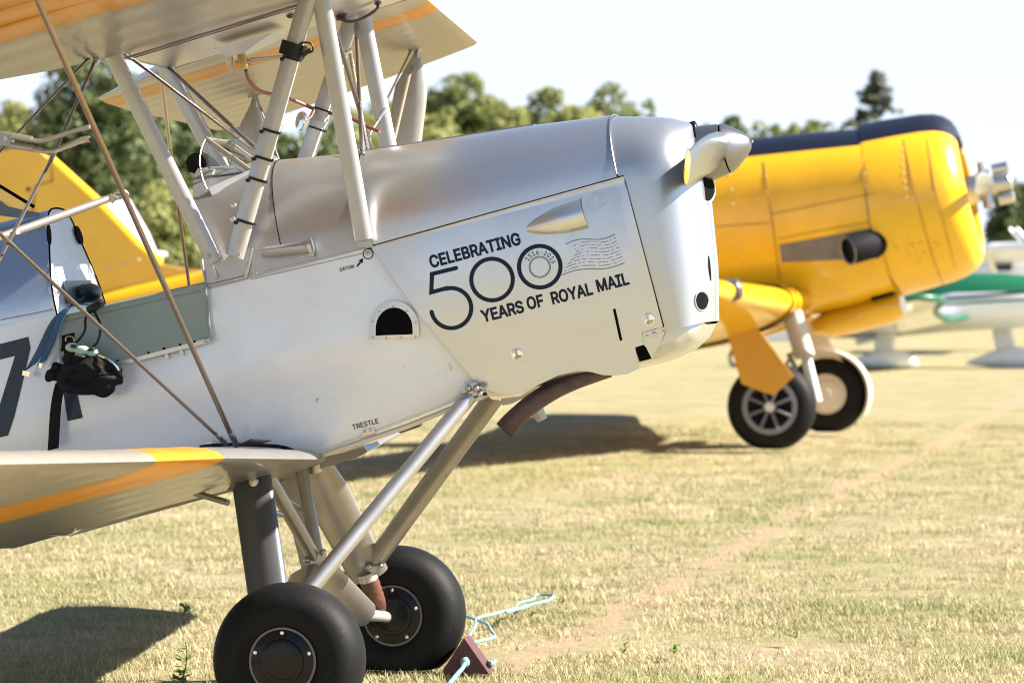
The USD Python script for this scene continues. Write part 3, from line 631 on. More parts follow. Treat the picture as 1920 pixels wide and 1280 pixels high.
part(fus, 'datum_bolt', lathe(side(690.5, 475), -EY, [(0, .007), (.005, .007), (.006, .004)], 12), m_steel)
fdecal(lay('TRESTLE', 662, 805, 710, 793, 9.0, False), m_navy, 'stencil', edge=0)
tr_ = part(BP, 'trestle_plate', skin([(676, 822), (682, 806), (700, 801), (707, 816), (694, 822)], side, .001, .004), m_alu)
for q in ((684, 808), (695, 805.5)): part(tr_, 'screw', lathe(side(*q) - EY * .005, -EY, [(0, .0045), (.002, .003)], 10), m_steel)
random.seed(9)
for cx, cy, s in ((595, 750, 5), (845, 688, 8), (822, 678, 3), (757, 688, 3), (820, 702, 2)):
    segs = [LineString([(cx + random.uniform(-s, s) * .6, cy + random.uniform(-s, s)), (cx + random.uniform(-s, s) * .6, cy + random.uniform(-s, s))]).buffer(.45) for _ in range(4 if s > 4 else 1)]
    fdecal(union_all(segs), m_steel, 'paint_chip', edge=0)
# seams along the longerons
for y0, y1 in (((0, 600), (100, 578)), ((470, 524), (690, 473)), ((470, 515), (690, 464))):
    part(fus, 'fabric_seam', tube([side(y0[0] + (y1[0] - y0[0]) * t, y0[1] + (y1[1] - y0[1]) * t) for t in np.linspace(0, 1, 9)], .0022, 5), m_strut)
# hand hole with riveted frame
arch = lambda x0, x1, yb0, yb1, cx, cy, r: [(x0, yb0)] + [(cx + r * math.cos(q), cy + r * 1.12 * math.sin(q)) for q in np.linspace(rad(180), rad(360), 18)] + [(x1, yb1)]
outer = arch(694, 786.5, 636, 633, 740, 615, 45.5); inner = arch(704.5, 774, 629, 626.5, 739, 615, 34.5)
hh = part(BP, 'hand_hole_frame', skin(Polygon(outer, [inner]), side, .001, .006, 10), m_alu, label='riveted half round metal frame of a black hand hole')
part(hh, 'hole', skin(inner, side, -.004, .0045, 10), m_dark)
for q in ((700, 632), (699, 603), (712, 584), (738, 575), (763, 583), (780, 604), (780, 631), (725, 633), (752, 632.5)): part(hh, 'rivet', lathe(side(*q) - EY * .0065, -EY, [(0, .0042), (.002, .003)], 8), m_steel)
# triangular strut foot plate, tube handle, door
fp = part(BP, 'strut_foot_plate', skin([(379, 486), (387, 537), (394, 540), (460, 523), (466, 512), (476, 465), (455, 468), (430, 480), (404, 492)], side, .002, .006, 10), m_deck, label='bare metal plate under the rear cabin struts')
rim = [(379, 486), (388, 536), (462, 519), (475, 466)]
part(fp, 'rolled_edge', tube([side(*q) - EY * .01 for q in rim], .006, 6), m_deck)
part(fp, 'web', slab([side(393, 500) - EY * .01, side(402, 497) - EY * .01, side(411, 520) - EY * .009, side(405, 523) - EY * .009], -EY * .01), m_deck)
c0, c1 = side(495, 472) - EY * .03, side(588, 460) - EY * .03
th_ = part(BP, 'drain_tube', strut(c0, c1, .034, .034, EZ, ends=[(0, .8), (.1, 1), (.8, 1), (1, 1.05)]), m_deck, label='silver tube stub on the fuselage side')
part(th_, 'flange', lathe(c1 - EX * .012, EX, [(0, .02), (.003, .025), (.014, .025), (.016, .02)], 20), m_alu)
part(th_, 'bolt', lathe(side(586, 476) - EY * .015, -EY, [(0, .009), (.012, .009), (.014, .006)], 10), m_steel)
dsurf = lambda px, py: P(px, py, -.322)
door = part(BP, 'cockpit_door', skin([(110, 593), (386, 531), (397, 638), (232, 676), (112, 706)], dsurf, .002, .012, 0), m_sage, label='sage green inside of the cockpit door hanging open')
part(door, 'lip', cat(tube([dsurf(q, 594 + (532 - 594) * (q - 110) / 276) - EY * .012 for q in (110, 386)], .006, 6), tube([dsurf(386, 532) - EY * .012, dsurf(397, 638) - EY * .012], .004, 6), tube([dsurf(113, 606) - EY * .014, dsurf(378, 546) - EY * .014], .003, 6)), m_sage)
part(door, 'hinge_strip', skin([(150, 697), (150, 704), (378, 646), (395, 640), (394, 633)], dsurf, .012, .003, 0), m_alu)
for q in ((223, 676), (252, 668), (281, 661), (310, 653), (340, 646), (367, 640)): part(door, 'screw', lathe(dsurf(*q) - EY * .015, -EY, [(0, .004), (.002, .003)], 8), m_dark)
part(door, 'latch', lathe(dsurf(389, 637) - EY * .012, -EY, [(0, .009), (.01, .008), (.012, .004)], 12), m_steel)
for q in ((315, 667), (343, 661)): part(fus, 'door_catch', box(side(*q) - EY * .008, .012, .02, .018, [EX, EY, EZ]), m_alu)
part(BP, 'cockpit_sill', slab([T(-1.0, .29, .035), T(-.53, .29, .02), T(-.53, .31, .02), T(-1.0, .31, .035)], EZ * -.012), m_white)
part(BP, 'seat', cat(box(T(-.86, 0.02, -.16), .05, .42, .34, [EX, EY, EZ]), box(T(-.70, .02, -.30), .34, .42, .04, [EX, EY, EZ])), m_code)
part(BP, 'instrument_panel', slab([T(-.50, -.28, .02), T(-.50, .28, .02), T(-.50, .22, .22), T(-.50, -.22, .22)], EX * .01), m_black)
part(BP, 'seat_cushion', ball(P(166, 549, .02), .038, 2, (1.0, 2.2, .85)), m_code)
part(BP, 'cockpit_coaming', tube([T(-.53, y, z) for y, z in zip(.255 * np.sin(np.linspace(-.2, 1.35, 12)), .20 + .215 * np.cos(np.linspace(-.2, 1.35, 12)))], .034, 12), m_leather, label='black padded rim of the front cockpit')
# blue harness straps
def ribbon(pts, w, wd, th=.004):
    pts = np.asarray(spline(pts, 18)); L = []
    for p in pts: L.append([p - wd * w / 2 - EY * th, p + wd * w / 2 - EY * th, p + wd * w / 2, p - wd * w / 2])
    return loft(L)
hs = part(BP, 'harness_strap', ribbon([P(150, 565, -.28), P(130, 572, -.318), P(112, 588, -.345), P(92, 625, -.34), P(72, 665, -.335), P(58, 688, -.332)], .056, (EX * .9 + EZ * .35)), m_harness, label='blue webbing strap hanging over the cockpit edge')
hs2 = part(BP, 'harness_strap', ribbon([P(152, 566, -.28), P(136, 573, -.322), P(118, 590, -.352), P(101, 630, -.348), P(86, 665, -.344), P(78, 681, -.342)], .036, (EX * .95 + EZ * .3)), m_harness)
part(hs, 'buckle', slab([P(44, 694, -.338), P(58, 697, -.338), P(55, 706, -.338), P(42, 703, -.338)], -EY * .006), m_chrome)
part(hs2, 'buckle', slab([P(74, 680, -.346), P(81, 681, -.346), P(78, 690, -.346), P(73, 689, -.346)], -EY * .005), m_chrome)
# ---- front windscreen
A, A2 = P(386, 259, -.14), P(386, 259, -.14) + EY * .28
Dn = P(474, 322, -.14); D2 = Dn + EY * .28; Cn = P(389, 357, -.215); C2 = Cn + EY * .43
ws = part(BP, 'windscreen', cat(slab([A, A2, D2, Dn], np.cross(A2 - A, Dn - A) / np.linalg.norm(np.cross(A2 - A, Dn - A)) * .003), slab([A, Dn, Cn], EY * .003), slab([A2, D2, C2], -EY * .003)), m_glass, smooth=False, label='three pane front windscreen')
crv = spline([A, P(376, 285, -.17), P(376, 320, -.20), Cn], 12); crv2 = crv.copy(); crv2[:, 1] *= -1
wf = part(ws, 'frame', cat(tube(crv, .003, 6), tube(crv2, .003, 6), tube([A, A2], .004, 6), tube([D2, Dn], .004, 6), strut(A, Dn, .016, .010, EZ), strut(A2, D2, .014, .008, EZ)), m_gear)
part(ws, 'base', cat(slab([P(391, 352, -.218), P(474, 316, -.15), P(476, 330, -.16), P(398, 366, -.225)], EY * .006), slab([P(440, 312, -.135), P(456, 322, -.14), P(476, 318, -.14), P(476, 326, -.15), P(452, 327, -.145)], EY * .006)), m_deck)
part(ws, 'mirror_arm', tube(spline([P(381, 318, -.18), P(395, 316, -.12), P(410, 318, -.05), P(420, 316, 0)], 10), .005, 6), m_steel)
# ---- propeller and spinner
sp_c = T(1.06, 0, .042)
sp = part(BP, 'spinner', lathe(sp_c, EX, [(.050, .070), (.052, .0775), (.056, .0785), (.07, .0715), (.09, .0575), (.11, .0405), (.122, .028), (.128, .0205), (.131, .012), (.1315, .0)], 40), m_prop, smooth=40, label='silver pointed spinner')
part(sp, 'tip_bolt', lathe(sp_c + EX * .126, EX, [(0, .006), (.012, .005), (.014, .003)], 12), m_steel)
part(sp, 'gap_ring', lathe(sp_c, EX, [(.0475, .0765), (.0515, .0765)], 36), m_dark)
hub = part(BP, 'propeller_hub', lathe(sp_c, EX, [(-.042, .07), (-.040, .088), (-.034, .0905), (.0, .0865), (.044, .0795), (.047, .078), (.0475, .07)], 40), m_prop, smooth=40)
def blade(sgn):
    rings = []
    st = [(0.02, .150, .085, 50), (.10, .165, .066, 48), (.22, .180, .050, 43), (.36, .172, .034, 35), (.50, .145, .023, 27), (.60, .112, .014, 21), (.645, .102, .012, 19), (.69, .082, .009, 18), (.71, .055, .007, 18), (.72, .02, .006, 18)]
    for r, c, th, be in st:
        b = rad(be); cd = EX * math.sin(b) + EZ * sgn * math.cos(b); nd = EX * math.cos(b) - EZ * sgn * math.sin(b)
        q = np.linspace(0, 2 * np.pi, 22, endpoint=False)
        rings.append(sp_c + EX * .004 + (EY * -math.cos(rad(6)) - EZ * math.sin(rad(6))) * sgn * r + np.outer(np.cos(q) * c / 2, cd) + np.outer(np.where(np.sin(q) > 0, np.sin(q) * .7, np.sin(q) * .3) * th, nd))
    return rings
for s_ in (1, -1):
    R_ = blade(s_); b_ = part(BP, 'propeller_blade', loft(R_[:7]), m_prop, smooth=60, label='silver propeller blade pointing at the camera' if s_ == 1 else 'silver propeller blade pointing away')
    part(b_, 'yellow_tip', loft([R_[6] * 1] + R_[7:]), m_yellow, smooth=60)
    if s_ == 1: part(b_, 'maker_label', ball(sp_c + EX * .055 - EY * .105 + EZ * .02, .012, 2, (.35, .3, 1.3)), m_chrome)
# ---- cabane struts
def cab(name, b, t, Yb, Yt, ch=.054, th=.032, lab=None, mat=m_strut):
    return part(BP, name, strut(P(*b, Yb), P(*t, Yt), ch, th, EX), mat, smooth=50, label=lab)
sA = cab('cabane_strut', (405, 490), (212, 99), -.335, -.36, lab='near rearmost cabane strut'); sB = cab('cabane_strut', (443, 482), (583, -12), -.335, -.36, .058, lab='near slanting cabane strut carrying a black box')
sC = cab('cabane_strut', (685, 449), (603, -15), -.325, -.36, .058, lab='near front cabane strut beside the cowl')
cab('cabane_strut', (438, 350), (307, 114), .33, .36, .056); sE = cab('cabane_strut', (563, 340), (668, 20), .33, .36, .058, lab='far cabane strut with a small mirror'); cab('cabane_strut', (736, 300), (679, 16), .33, .36, .056)
part(sC, 'foot', skin([(670, 458), (671, 446), (676, 441), (694, 440), (697, 452), (699, 462), (685, 464), (672, 464)], side, .004, .010, 0), m_strut)
for q in ((676, 448), (684, 450), (691, 446)): part(sC, 'bolt', lathe(side(*q) - EY * .014, -EY, [(0, .0055), (.004, .004)], 10), m_steel)
part(sA, 'bolt', lathe(P(391, 480, -.352), -EY, [(0, .007), (.005, .005)], 12), m_steel)
part(sB, 'toe', slab([P(428, 478, -.35), P(432, 470, -.35), P(452, 474, -.35), P(452, 480, -.35)], -EY * .012), m_strut)
def band(pm, ax, mat, r=.031, w=.008, parent=sB, name='cable_tie', th=.02):
    d, u, _ = frame(ax, EX)
    q = np.linspace(0, 2 * np.pi, 18, endpoint=False); rings = []
    for s, k in ((-w / 2, 1), (w / 2, 1)): rings.append(pm + d * s + np.outer(np.cos(q) * r * k, u) + np.outer(np.sin(q) * th, np.cross(d, u)))
    return part(parent, name, loft(rings), mat, smooth=30)
axB = P(583, -12, -.36) - P(443, 482, -.335); pB = lambda py: P(443 + (583 - 443) * (482 - py) / 494, py, -.335 - .025 * (482 - py) / 494)
for py in (110, 246, 297, 337, 416):
    b = band(pB(py), axB, m_black); part(b, 'clasp', box(pB(py) - EX * .03 + EZ * .006 - EY * .008, .012, .012, .010, [EX, EY, EZ]), m_black)
bb = part(BP, 'intercom_box', strut(pB(107), pB(82), .082, .06, EX, sq=1), m_black, smooth=False, label='small black box strapped to the near cabane strut')
part(bb, 'cable', tube(spline([P(562, 84, -.37), P(575, 80, -.38), P(586, 86, -.38), P(586, 96, -.38), P(574, 100, -.38), P(564, 104, -.38)], 22), .003, 6), m_black)
part(bb, 'plug', tube([P(566, 106, -.39), P(582, 93, -.385)], .007, 8), m_black)
axE = P(668, 20, .36) - P(563, 340, .33); pE = lambda py: P(563 + 105 * (340 - py) / 320, py, .33 + .03 * (340 - py) / 320)
for py in (207, 242): band(pE(py), axE, m_black, .031, .006, sE)
for py in (214, 232): band(pE(py), axE, m_strut, .032, .020, sE, 'collar')
mm = part(BP, 'mirror', lathe(P(568, 228, .25), -EX * .55 + EZ * .25 - EY * .5, [(0, .006), (.0, .03), (.008, .032), (.012, .030), (.013, .002)], 20), m_chrome, label='round mirror clamped to the far cabane strut')
part(mm, 'arm', tube([P(571, 228, .27), P(582, 220, .30), P(590, 205, .32)], .006, 8), m_brown)
# ---- upper wing
tA = math.tan(rad(2)); dU = math.tan(rad(2)); dL = math.tan(rad(3.3))
def airfoil(n=16):
    s = (1 - np.cos(np.linspace(0, np.pi, n))) / 2
    yt = 5 * .1 * (.2969 * np.sqrt(s) - .126 * s - .3516 * s ** 2 + .2843 * s ** 3 - .1015 * s ** 4)
    up = np.c_[s, yt * 1.35 + .03 * np.sin(np.pi * s) ** 1.2]; lo = np.c_[s, -yt * .42 + .014 * np.sin(np.pi * s)]
    return np.vstack([up[::-1], lo[1:]])
AF = airfoil()
def wing_rows(Ys, le, te, zf, sgn, bay=.27, sag=.0045, squeeze=None):
    rows = []
    for Y in Ys:
        c = le(Y) - te(Y); x = le(Y) - AF[:, 0] * c; k = math.sin(math.pi * ((Y / bay) % 1)) ** 2
        h = AF[:, 1] * c * (squeeze(Y) if squeeze else 1); env = np.sin(np.pi * AF[:, 0]) ** .6 * np.where(AF[:, 0] > .12, 1, AF[:, 0] / .12)
        h = h - np.sign(AF[:, 1] - .004) * sag * k * env * np.where(AF[:, 1] > .004, 1, 1)
        z = zf(Y) + tA * x + h
        rows.append(np.c_[x, np.full(len(x), sgn * Y), z])
    return rows
leU = lambda Y: np.interp(Y, [.37, .65, 3.15, 3.40, 3.67, 3.80, 3.86], [.215, .187, -.115, -.377, -.754, -1.02, -1.16])
teU = lambda Y: np.interp(Y, [.37, .45, .60, .90, 1.5, 2.2, 3.2, 3.6, 3.75, 3.83, 3.86], [-.64, -.80, -.97, -1.02, -1.10, -1.17, -1.28, -1.325, -1.315, -1.25, -1.18])
zU = lambda Y: .79 + dU * (Y - .35)
sqU = lambda Y: np.interp(Y, [3.1, 3.86], [1, .35])
def stations(a, b, bay=.27):
    n = max(2, int(round((b - a) / bay * 6)) + 1); return np.linspace(a, b, n)
def panel(par, name, a, b, le, te, zf, sgn, mat, sq=None, label=None, extra=()):
    Ys = np.unique(np.r_[stations(a, b), extra]); v, f = loft(np.array(wing_rows(Ys, le, te, zf, sgn, squeeze=sq)), closed=True, caps=True)
    return part(par, name, (TT(v), f), mat, smooth=50, label=label)
tipx = np.r_[3.15, 3.3, 3.4, 3.5, 3.6, 3.67, 3.72, 3.77, 3.81, 3.84, 3.855]
ufar = panel(BP, 'upper_wing', 1.13, 3.86, leU, teU, zU, 1, m_wing, sqU, 'far upper wing seen from below with a yellow band', tipx)
panel(ufar, 'yellow_band', .72, 1.13, leU, teU, zU, 1, m_yband); panel(ufar, 'root_panel', .375, .72, leU, teU, zU, 1, m_wing, None, None, (.40, .45, .5, .55, .6))
unear = panel(BP, 'upper_wing', 1.90, 3.86, leU, teU, zU, -1, m_wing, sqU, 'near upper wing overhead with an orange lit yellow band', tipx)
panel(unear, 'yellow_band', 1.15, 1.90, leU, teU, zU, -1, m_yband); panel(unear, 'root_panel', .375, 1.15, leU, teU, zU, -1, m_wing, None, None, (.40, .45, .5, .55, .6))
for Y in (1.42, 1.68): part(unear, 'rib_tape', tube([T(x, -Y, zU(Y) + tA * x + .0) for x in np.linspace(leU(Y) - .12, teU(Y) + .1, 12)], .006, 5), m_yband)
# centre section with its fuel tank
rows = []
for y in np.linspace(-.372, .372, 15):
    k = 1 - (abs(y) / .372) ** 3; s = AF.copy(); c = .215 + .64; x = .215 - s[:, 0] * c
    h = s[:, 1] * c + np.where(s[:, 1] < .012, -.018 * k * np.sin(np.pi * s[:, 0]) ** .7, .03 * k * np.sin(np.pi * s[:, 0]))
    rows.append(np.c_[x, np.full(len(x), y), .79 + tA * x + h + .004])
v, f = loft(np.array(rows)); tank = part(BP, 'fuel_tank', (TT(v), f), m_alu, smooth=50, label='polished fuel tank forming the centre of the upper wing')
for y, r in ((-.350, .0022), (-.325, .0018), (-.285, .0022)): part(tank, 'gap_strip', tube([T(x, y, .79 + tA * x - .012 + .0) for x in np.linspace(-.60, .19, 14)], r, 6), m_soot)
part(BP, 'spar_end', tube([T(-.62, -.36, .772), T(-.64, .36, .772)], .006, 6), m_strut)
# tank sump, cock and hose
su = part(BP, 'tank_sump', loft([[P(400, 91, -.1) + v for v in (EX * .0, EX * .20, EX * .20 + EY * .2, EY * .2)], [P(427, 108, -.05) + v for v in (0 * EX, EX * .05, EX * .05 + EY * .07, EY * .07)]]), m_strut, smooth=False, label='white faired sump under the fuel tank')
part(su, 'drain', tube([P(430, 104, -.02), P(431, 118, -.02), P(433, 136, -.02)], [.013, .010, .004], 10), m_steel)
ck = part(BP, 'fuel_cock', cat(tube([P(452, 103, -.02), P(456, 116, -.02), P(458, 131, -.02)], [.013, .017, .014], 10), tube([P(444, 120, -.02), P(470, 116, -.02)], .010, 8)), m_brass, label='brass fuel cock below the tank')
part(ck, 'rod', tube([P(470, 113, -.02), P(486, 111, -.02), P(548, 103, -.05)], [.008, .006, .003], 8), m_steel)
part(ck, 'fuel_hose', tube(spline([P(461, 132, -.02), P(466, 148, 0), P(478, 164, .05), P(500, 175, .15), P(520, 179, .22), P(560, 192, .30), P(596, 207, .34), P(640, 217, .30), P(690, 238, .2), P(712, 247, .15)], 40), .006, 8), m_red)
part(BP, 'vent_fitting', cat(ball(P(544, 27, -.2), .014, 2), tube([P(544, 12, -.2), P(544, 27, -.2)], .012, 8)), m_brown)
tf = part(BP, 'tank_fitting', cat(box(P(641, 30, .15), .03, .03, .03), box(P(703, 0, .15), .035, .03, .03)), m_exh)
part(tf, 'pipe', tube(spline([P(641, 30, .15), P(642, 38, .12), P(655, 41, .12), P(685, 32, .12), P(704, 20, .12), P(707, 8, .15)], 24), .005, 8), m_exh)
part(BP, 'front_fairing', slab([P(615, 5, .1), P(640, 24, .1), P(668, 22, .1), P(700, 5, .1), P(700, -20, .1), P(615, -20, .1)], EY * .04), m_strut)
# ---- lower wing
leL = lambda Y: np.interp(Y, [.30, .43, 1.3, 1.9, 2.9, 3.3, 3.45, 3.58, 3.66, 3.70], [-.29, -.30, -.335, -.40, -.475, -.51, -.64, -.84, -1.08, -1.25])
teL = lambda Y: np.interp(Y, [.30, .43, 3.3, 3.5, 3.62, 3.70], [-1.33, -1.33, -1.56, -1.56, -1.50, -1.33])
zL = lambda Y: -.60 + dL * (Y - .31) + tA * .35
sqL = lambda Y: np.interp(Y, [3.2, 3.7], [1, .35])
tipl = np.r_[3.3, 3.38, 3.45, 3.52, 3.58, 3.62, 3.66, 3.685]
lnear = panel(BP, 'lower_wing', 1.83, 3.70, leL, teL, zL, -1, m_wing, sqL, 'near lower wing cut by the left edge of the photograph', tipl)
panel(lnear, 'yellow_band', 1.32, 1.83, leL, teL, zL, -1, m_yband); panel(lnear, 'root_panel', .30, 1.32, leL, teL, zL, -1, m_gear)
lfar = panel(BP, 'lower_wing', 1.83, 3.70, leL, teL, zL, 1, m_wing, sqL, 'far lower wing behind the fuselage', tipl)
panel(lfar, 'yellow_band', 1.32, 1.83, leL, teL, zL, 1, m_yband); panel(lfar, 'root_panel', .30, 1.32, leL, teL, zL, 1, m_gear)
wk = part(lnear, 'walkway', slab([P(440, 838, -.40), P(478, 834, -.36), P(512, 843, -.42), P(476, 850, -.62)], EZ * .004), m_black)
part(lnear, 'root_fairing', tube(spline([P(375, 838, -.33), P(430, 833, -.33), P(500, 835, -.34), P(545, 842, -.36), P(566, 855, -.36)], 20), .006, 6), m_black)
part(lnear, 'tie_down_loop', tube(spline([P(95, 1003, -.42), P(118, 1002, -.42), P(136, 998, -.42), P(142, 988, -.42)], 14), .004, 6), m_steel)
part(lnear, 'inspection_tab', slab([P(376, 833, -.315), P(398, 826, -.315), P(399, 833, -.315)], -EY * .004), m_alu)
# ---- interplane struts and wires
for sg, dx in ((1, 0), (-1, -.17)):
    for xt, xb in ((-.207, -.72), (-.86, -1.28)):
        Yt = 2.42; tp = T(xt + dx, sg * Yt, zU(Yt) + tA * xt - .005); bt = T(xb + dx * 2, sg * Yt, zL(Yt) + tA * xb + .03)
        ip = part(BP, 'interplane_strut', strut(tp, bt, .13, .045, EX, ends=[(0, .16), (.03, .3), (.11, .95), (.15, 1), (.85, 1), (.96, .4), (1, .2)]), m_strut, smooth=60, label='far interplane strut' if sg > 0 else 'near interplane strut')
        part(ip, 'top_fitting', cat(box(tp + EZ * .01, .05, .05, .025, [EX, EY, EZ]), tube([tp, tp + (bt - tp) * .03], .012, 8)), m_steel)
def wire(a, b, r=.005, mat=m_wire, name='bracing_wire', lab=None, fit=True):
    a, b = np.asarray(a), np.asarray(b); d = (b - a) / np.linalg.norm(b - a)
    w_ = part(BP, name, strut(a, b, r * 2.6, r * 1.5, EX, n=10), mat, smooth=50, label=lab)
    for e0, e1 in ((a, a + d * .07), (b - d * .07, b)) if fit else (): part(w_, 'end_fitting', tube([e0, e1], r * 1.5, 8), m_steel)
ipn = T(-.297, -2.42, zU(2.42) - .02)
wire(P(443, 834, -.34), P(18, -118, -2.42), .0068, m_wire, lab='thick near flying wire'); wire(P(424, 831, -.34), P(-60, 382, -1.75), .0055, m_wire)
wire(P(178, 97, -.385), P(-30, 316, -1.3), .005); wire(P(186, 97, -.385), P(95, 302, -1.0), .005); wire(P(95, 302, -1.0), P(-20, 524, -1.75), .005, fit=False)
wire(P(300, 118, .37), P(322, 300, .9), .0045, m_wirelt); wire(P(322, 300, .9), P(356, 540, 1.6), .0045, fit=False)
wire(P(308, 120, .37), P(440, 340, 1.1), .005, m_wirelt)
wire(P(221, 90, -.35), P(470, 276, .2), .0055, m_wire); wire(P(300, 112, .36), P(480, 278, -.1), .0055, m_wire); wire(P(477, 275, -.05), P(520, 300, .05), .005, m_wirelt)
wire(P(524, 303, .05), P(480, 180, .2), .003, m_wirelt)
wire(P(618, 18, -.34), P(697, 280, .3), .0055, m_wire); wire(P(668, 45, .35), P(679, 282, -.05), .005, m_wire); wire(P(657, 100, .3), P(690, 282, .0), .004, m_wirelt); wire(P(668, 45, .35), P(681, 290, -.15), .0035, m_wire)
wire(P(672, 285, .1), P(722, 205, .3), .004, m_wirelt)
part(BP, 'wire_eye', lathe(P(654, 98, .3), -EY, [(0, .012), (.006, .012), (.008, .006)], 12), m_chrome)
wire(P(771, 127, 2.40), P(733, 290, 1.6), .0055, m_wirelt); wire(P(772, 92, 2.40), P(705, 230, 1.4), .004, m_wire)
wire(P(482, 186, 2.38), P(498, 222, 1.9), .004, m_wire)
jv = part(BP, 'wire_spreader', tube([P(-60, 465, -1.35), P(60, 424, -1.2), P(205, 372, -1.0), P(236, 364, -.97)], [.013, .013, .011, .011], 10), m_gear, label='grey tube holding the crossing wires apart')
part(jv, 'clip', cat(tube([P(206, 369, -1.0), P(215, 375, -1.0)], .013, 10), tube(spline([P(214, 365, -1.0), P(232, 358, -.99), P(240, 364, -.98), P(234, 372, -.98)], 12), .004, 6), tube([P(27, 433, -1.25), P(29, 441, -1.25)], .016, 10)), m_steel)
pt = part(BP, 'airspeed_head', cat(slab([P(-60, 232, -2.42), P(0, 246, -2.42), P(24, 252, -2.42), P(20, 276, -2.42), P(-60, 262, -2.42)], EY * .02), tube([P(22, 255, -2.42), P(60, 262, -2.42)], .009, 8), tube([P(20, 272, -2.42), P(62, 279, -2.42)], .009, 8)), m_gear, label='grey forked airspeed head ahead of the near strut')
part(pt, 'tube', tube(spline([P(58, 262, -2.42), P(74, 265, -2.42), P(96, 260, -2.42), P(130, 249, -2.42), P(168, 238, -2.42)], 20), .0065, 8), m_gear)
part(pt, 'tube', tube(spline([P(60, 279, -2.42), P(82, 284, -2.42), P(100, 283, -2.42), P(125, 274, -2.42), P(168, 261, -2.42)], 20), [.0065] * 12 + [.0085] * 8, 8), m_gear)
part(pt, 'opening', lathe(P(168, 261, -2.42), EX, [(0, .0068), (.001, .0068)], 12), m_dark)
part(pt, 'bolt', lathe(P(11, 260, -2.42) , -EY, [(0, .006), (.004, .006)], 10), m_steel)
# ---- exhaust, scoop
ex_ = part(BP, 'exhaust_pipe', tube(spline([P(1140, 690, -.16), P(1102, 703, -.19), P(1055, 722, -.21), P(1010, 748, -.22), P(972, 778, -.22), P(948, 806, -.22)], 30), [.030] * 24 + [.030, .031, .032, .033, .034, .035], 18), m_exh, smooth=50, label='brown curved exhaust pipe under the cowl')
part(ex_, 'mouth', lathe(P(948, 806, -.22), P(948, 806, -.22) - P(960, 792, -.22), [(0, .030), (.001, .030)], 18), m_dark)
part(BP, 'drain_scoop', strut(P(995, 740, 0), P(1018, 786, 0), .045, .04, EX, ends=[(0, 1.3), (.5, 1), (1, .75)]), m_strut, label='short tapered duct behind the exhaust')
part(BP, 'cowl_bracket', slab([P(936, 737, -.05), P(942, 760, -.05), P(958, 757, -.05), P(990, 742, -.05), P(985, 733, -.05)], EY * .02), m_strut)
jt = part(BP, 'gear_joint', cat(box(P(884, 731, -.30), .05, .05, .04, [EX, EY, EZ]), ball(P(878, 727, -.325), .011), ball(P(893, 728, -.325), .012), ball(P(900, 738, -.325), .010), ball(P(905, 727, -.32), .009), tube([P(870, 742, -.32), P(905, 724, -.32)], .009, 8)), m_steel)
part(BP, 'belly_strip', tube([P(600, 854, -.29), P(760, 800, -.29), P(905, 742, -.29)], .009, 6), m_cream)
part(BP, 'drain_plate', slab([P(745, 808, -.2), P(790, 793, -.2), P(786, 800, -.2), P(750, 812, -.2)], EY * .03), m_gearblue)
# ---- landing gear
R_W, W_W, TRK = .229, .20, .80
def wheel(cx, cz, y, out):
    rp = []
    for q in np.linspace(rad(-152), rad(152), 27):
        rp.append((math.copysign(abs(math.sin(q)) ** .85, math.sin(q)) * W_W / 2, .148 + .081 * (math.copysign(abs(math.cos(q)) ** .9, math.cos(q)))))
    v, f = lathe((cx, y, cz), EY, rp, 56, hint=(0, 0, 1))
    lo = v[:, 2] < .004; v[lo, 1] = y + (v[lo, 1] - y) * 1.05; v[lo, 2] = .004
    w = part(BP, 'wheel', (v, f), m_rubber, smooth=60, label='near main wheel with balloon tyre' if y < 0 else 'far main wheel with balloon tyre')
    return w
HC = P(543, 1240, -TRK); HC[2] = .178; HX = HC[0]
FC = P(737, 1153, .72); FX = FC[0]
w1 = wheel(HX, .178, -TRK, -1); w2 = wheel(FX, .187, TRK, 1)
for w_, hx, hz, y, o in ((w1, HX, .178, -TRK, -1), (w2, FX, .187, TRK, -1)):
    cap = part(w_, 'hub_cover', lathe((hx, y + o * .080, hz), EY * o, [(-.06, .102), (0, .102), (.008, .101), (.014, .092), (.018, .068), (.021, .066), (.0235, .060), (.024, .052), (.0225, .050), (.024, .03), (.0245, 0.0)], 44, hint=(0, 0, 1)), m_hub, smooth=25)
    part(cap, 'rim_line', lathe((hx, y + o * .088, hz), EY * o, [(0, .1005), (.001, .1020), (.003, .1020), (.004, .1005)], 48, hint=(0, 0, 1)), m_gearblue)
    for a in (90, 18, -54, 162, 234):
        c = np.array([hx + .086 * math.cos(rad(a)), y + o * .0945, hz + .086 * math.sin(rad(a))]); part(cap, 'bolt', lathe(c, EY * o, [(0, .006), (.003, .006), (.005, .003)], 10), m_chrome)
for w_, hx, hz, y in ((w1, HX, .178, -TRK), (w2, FX, .187, TRK)):
    for rr, yy in ((.128, .0925), (.188, .0755)):
        part(w_, 'sidewall_rib', tube([(hx + rr * math.cos(q), y - yy, max(hz + rr * math.sin(q), .006)) for q in np.linspace(0, 2 * np.pi, 60)], .0022, 5), m_rubber)
for a in (62, -4, 128): # moulding marks on the near tyre
    part(w1, 'tyre_mark', tube([np.array([HX + .209 * math.cos(rad(a + k)), -TRK - .058, .178 + .209 * math.sin(rad(a + k))]) for k in (-3, 3)], .003, 5), m_dark)
def gstrut(name, a, b, ch, th, mat, cd=EX, ends=None, lab=None): return part(BP, name, strut(a, b, ch, th, cd, n=24, ends=ends), mat, smooth=60, label=lab)
nl = gstrut('shock_leg', P(477, 893, -.44), P(520, 1190, -.70), .128, .055, m_gearblue, EX, None, 'broad grey fairing of the near shock leg')
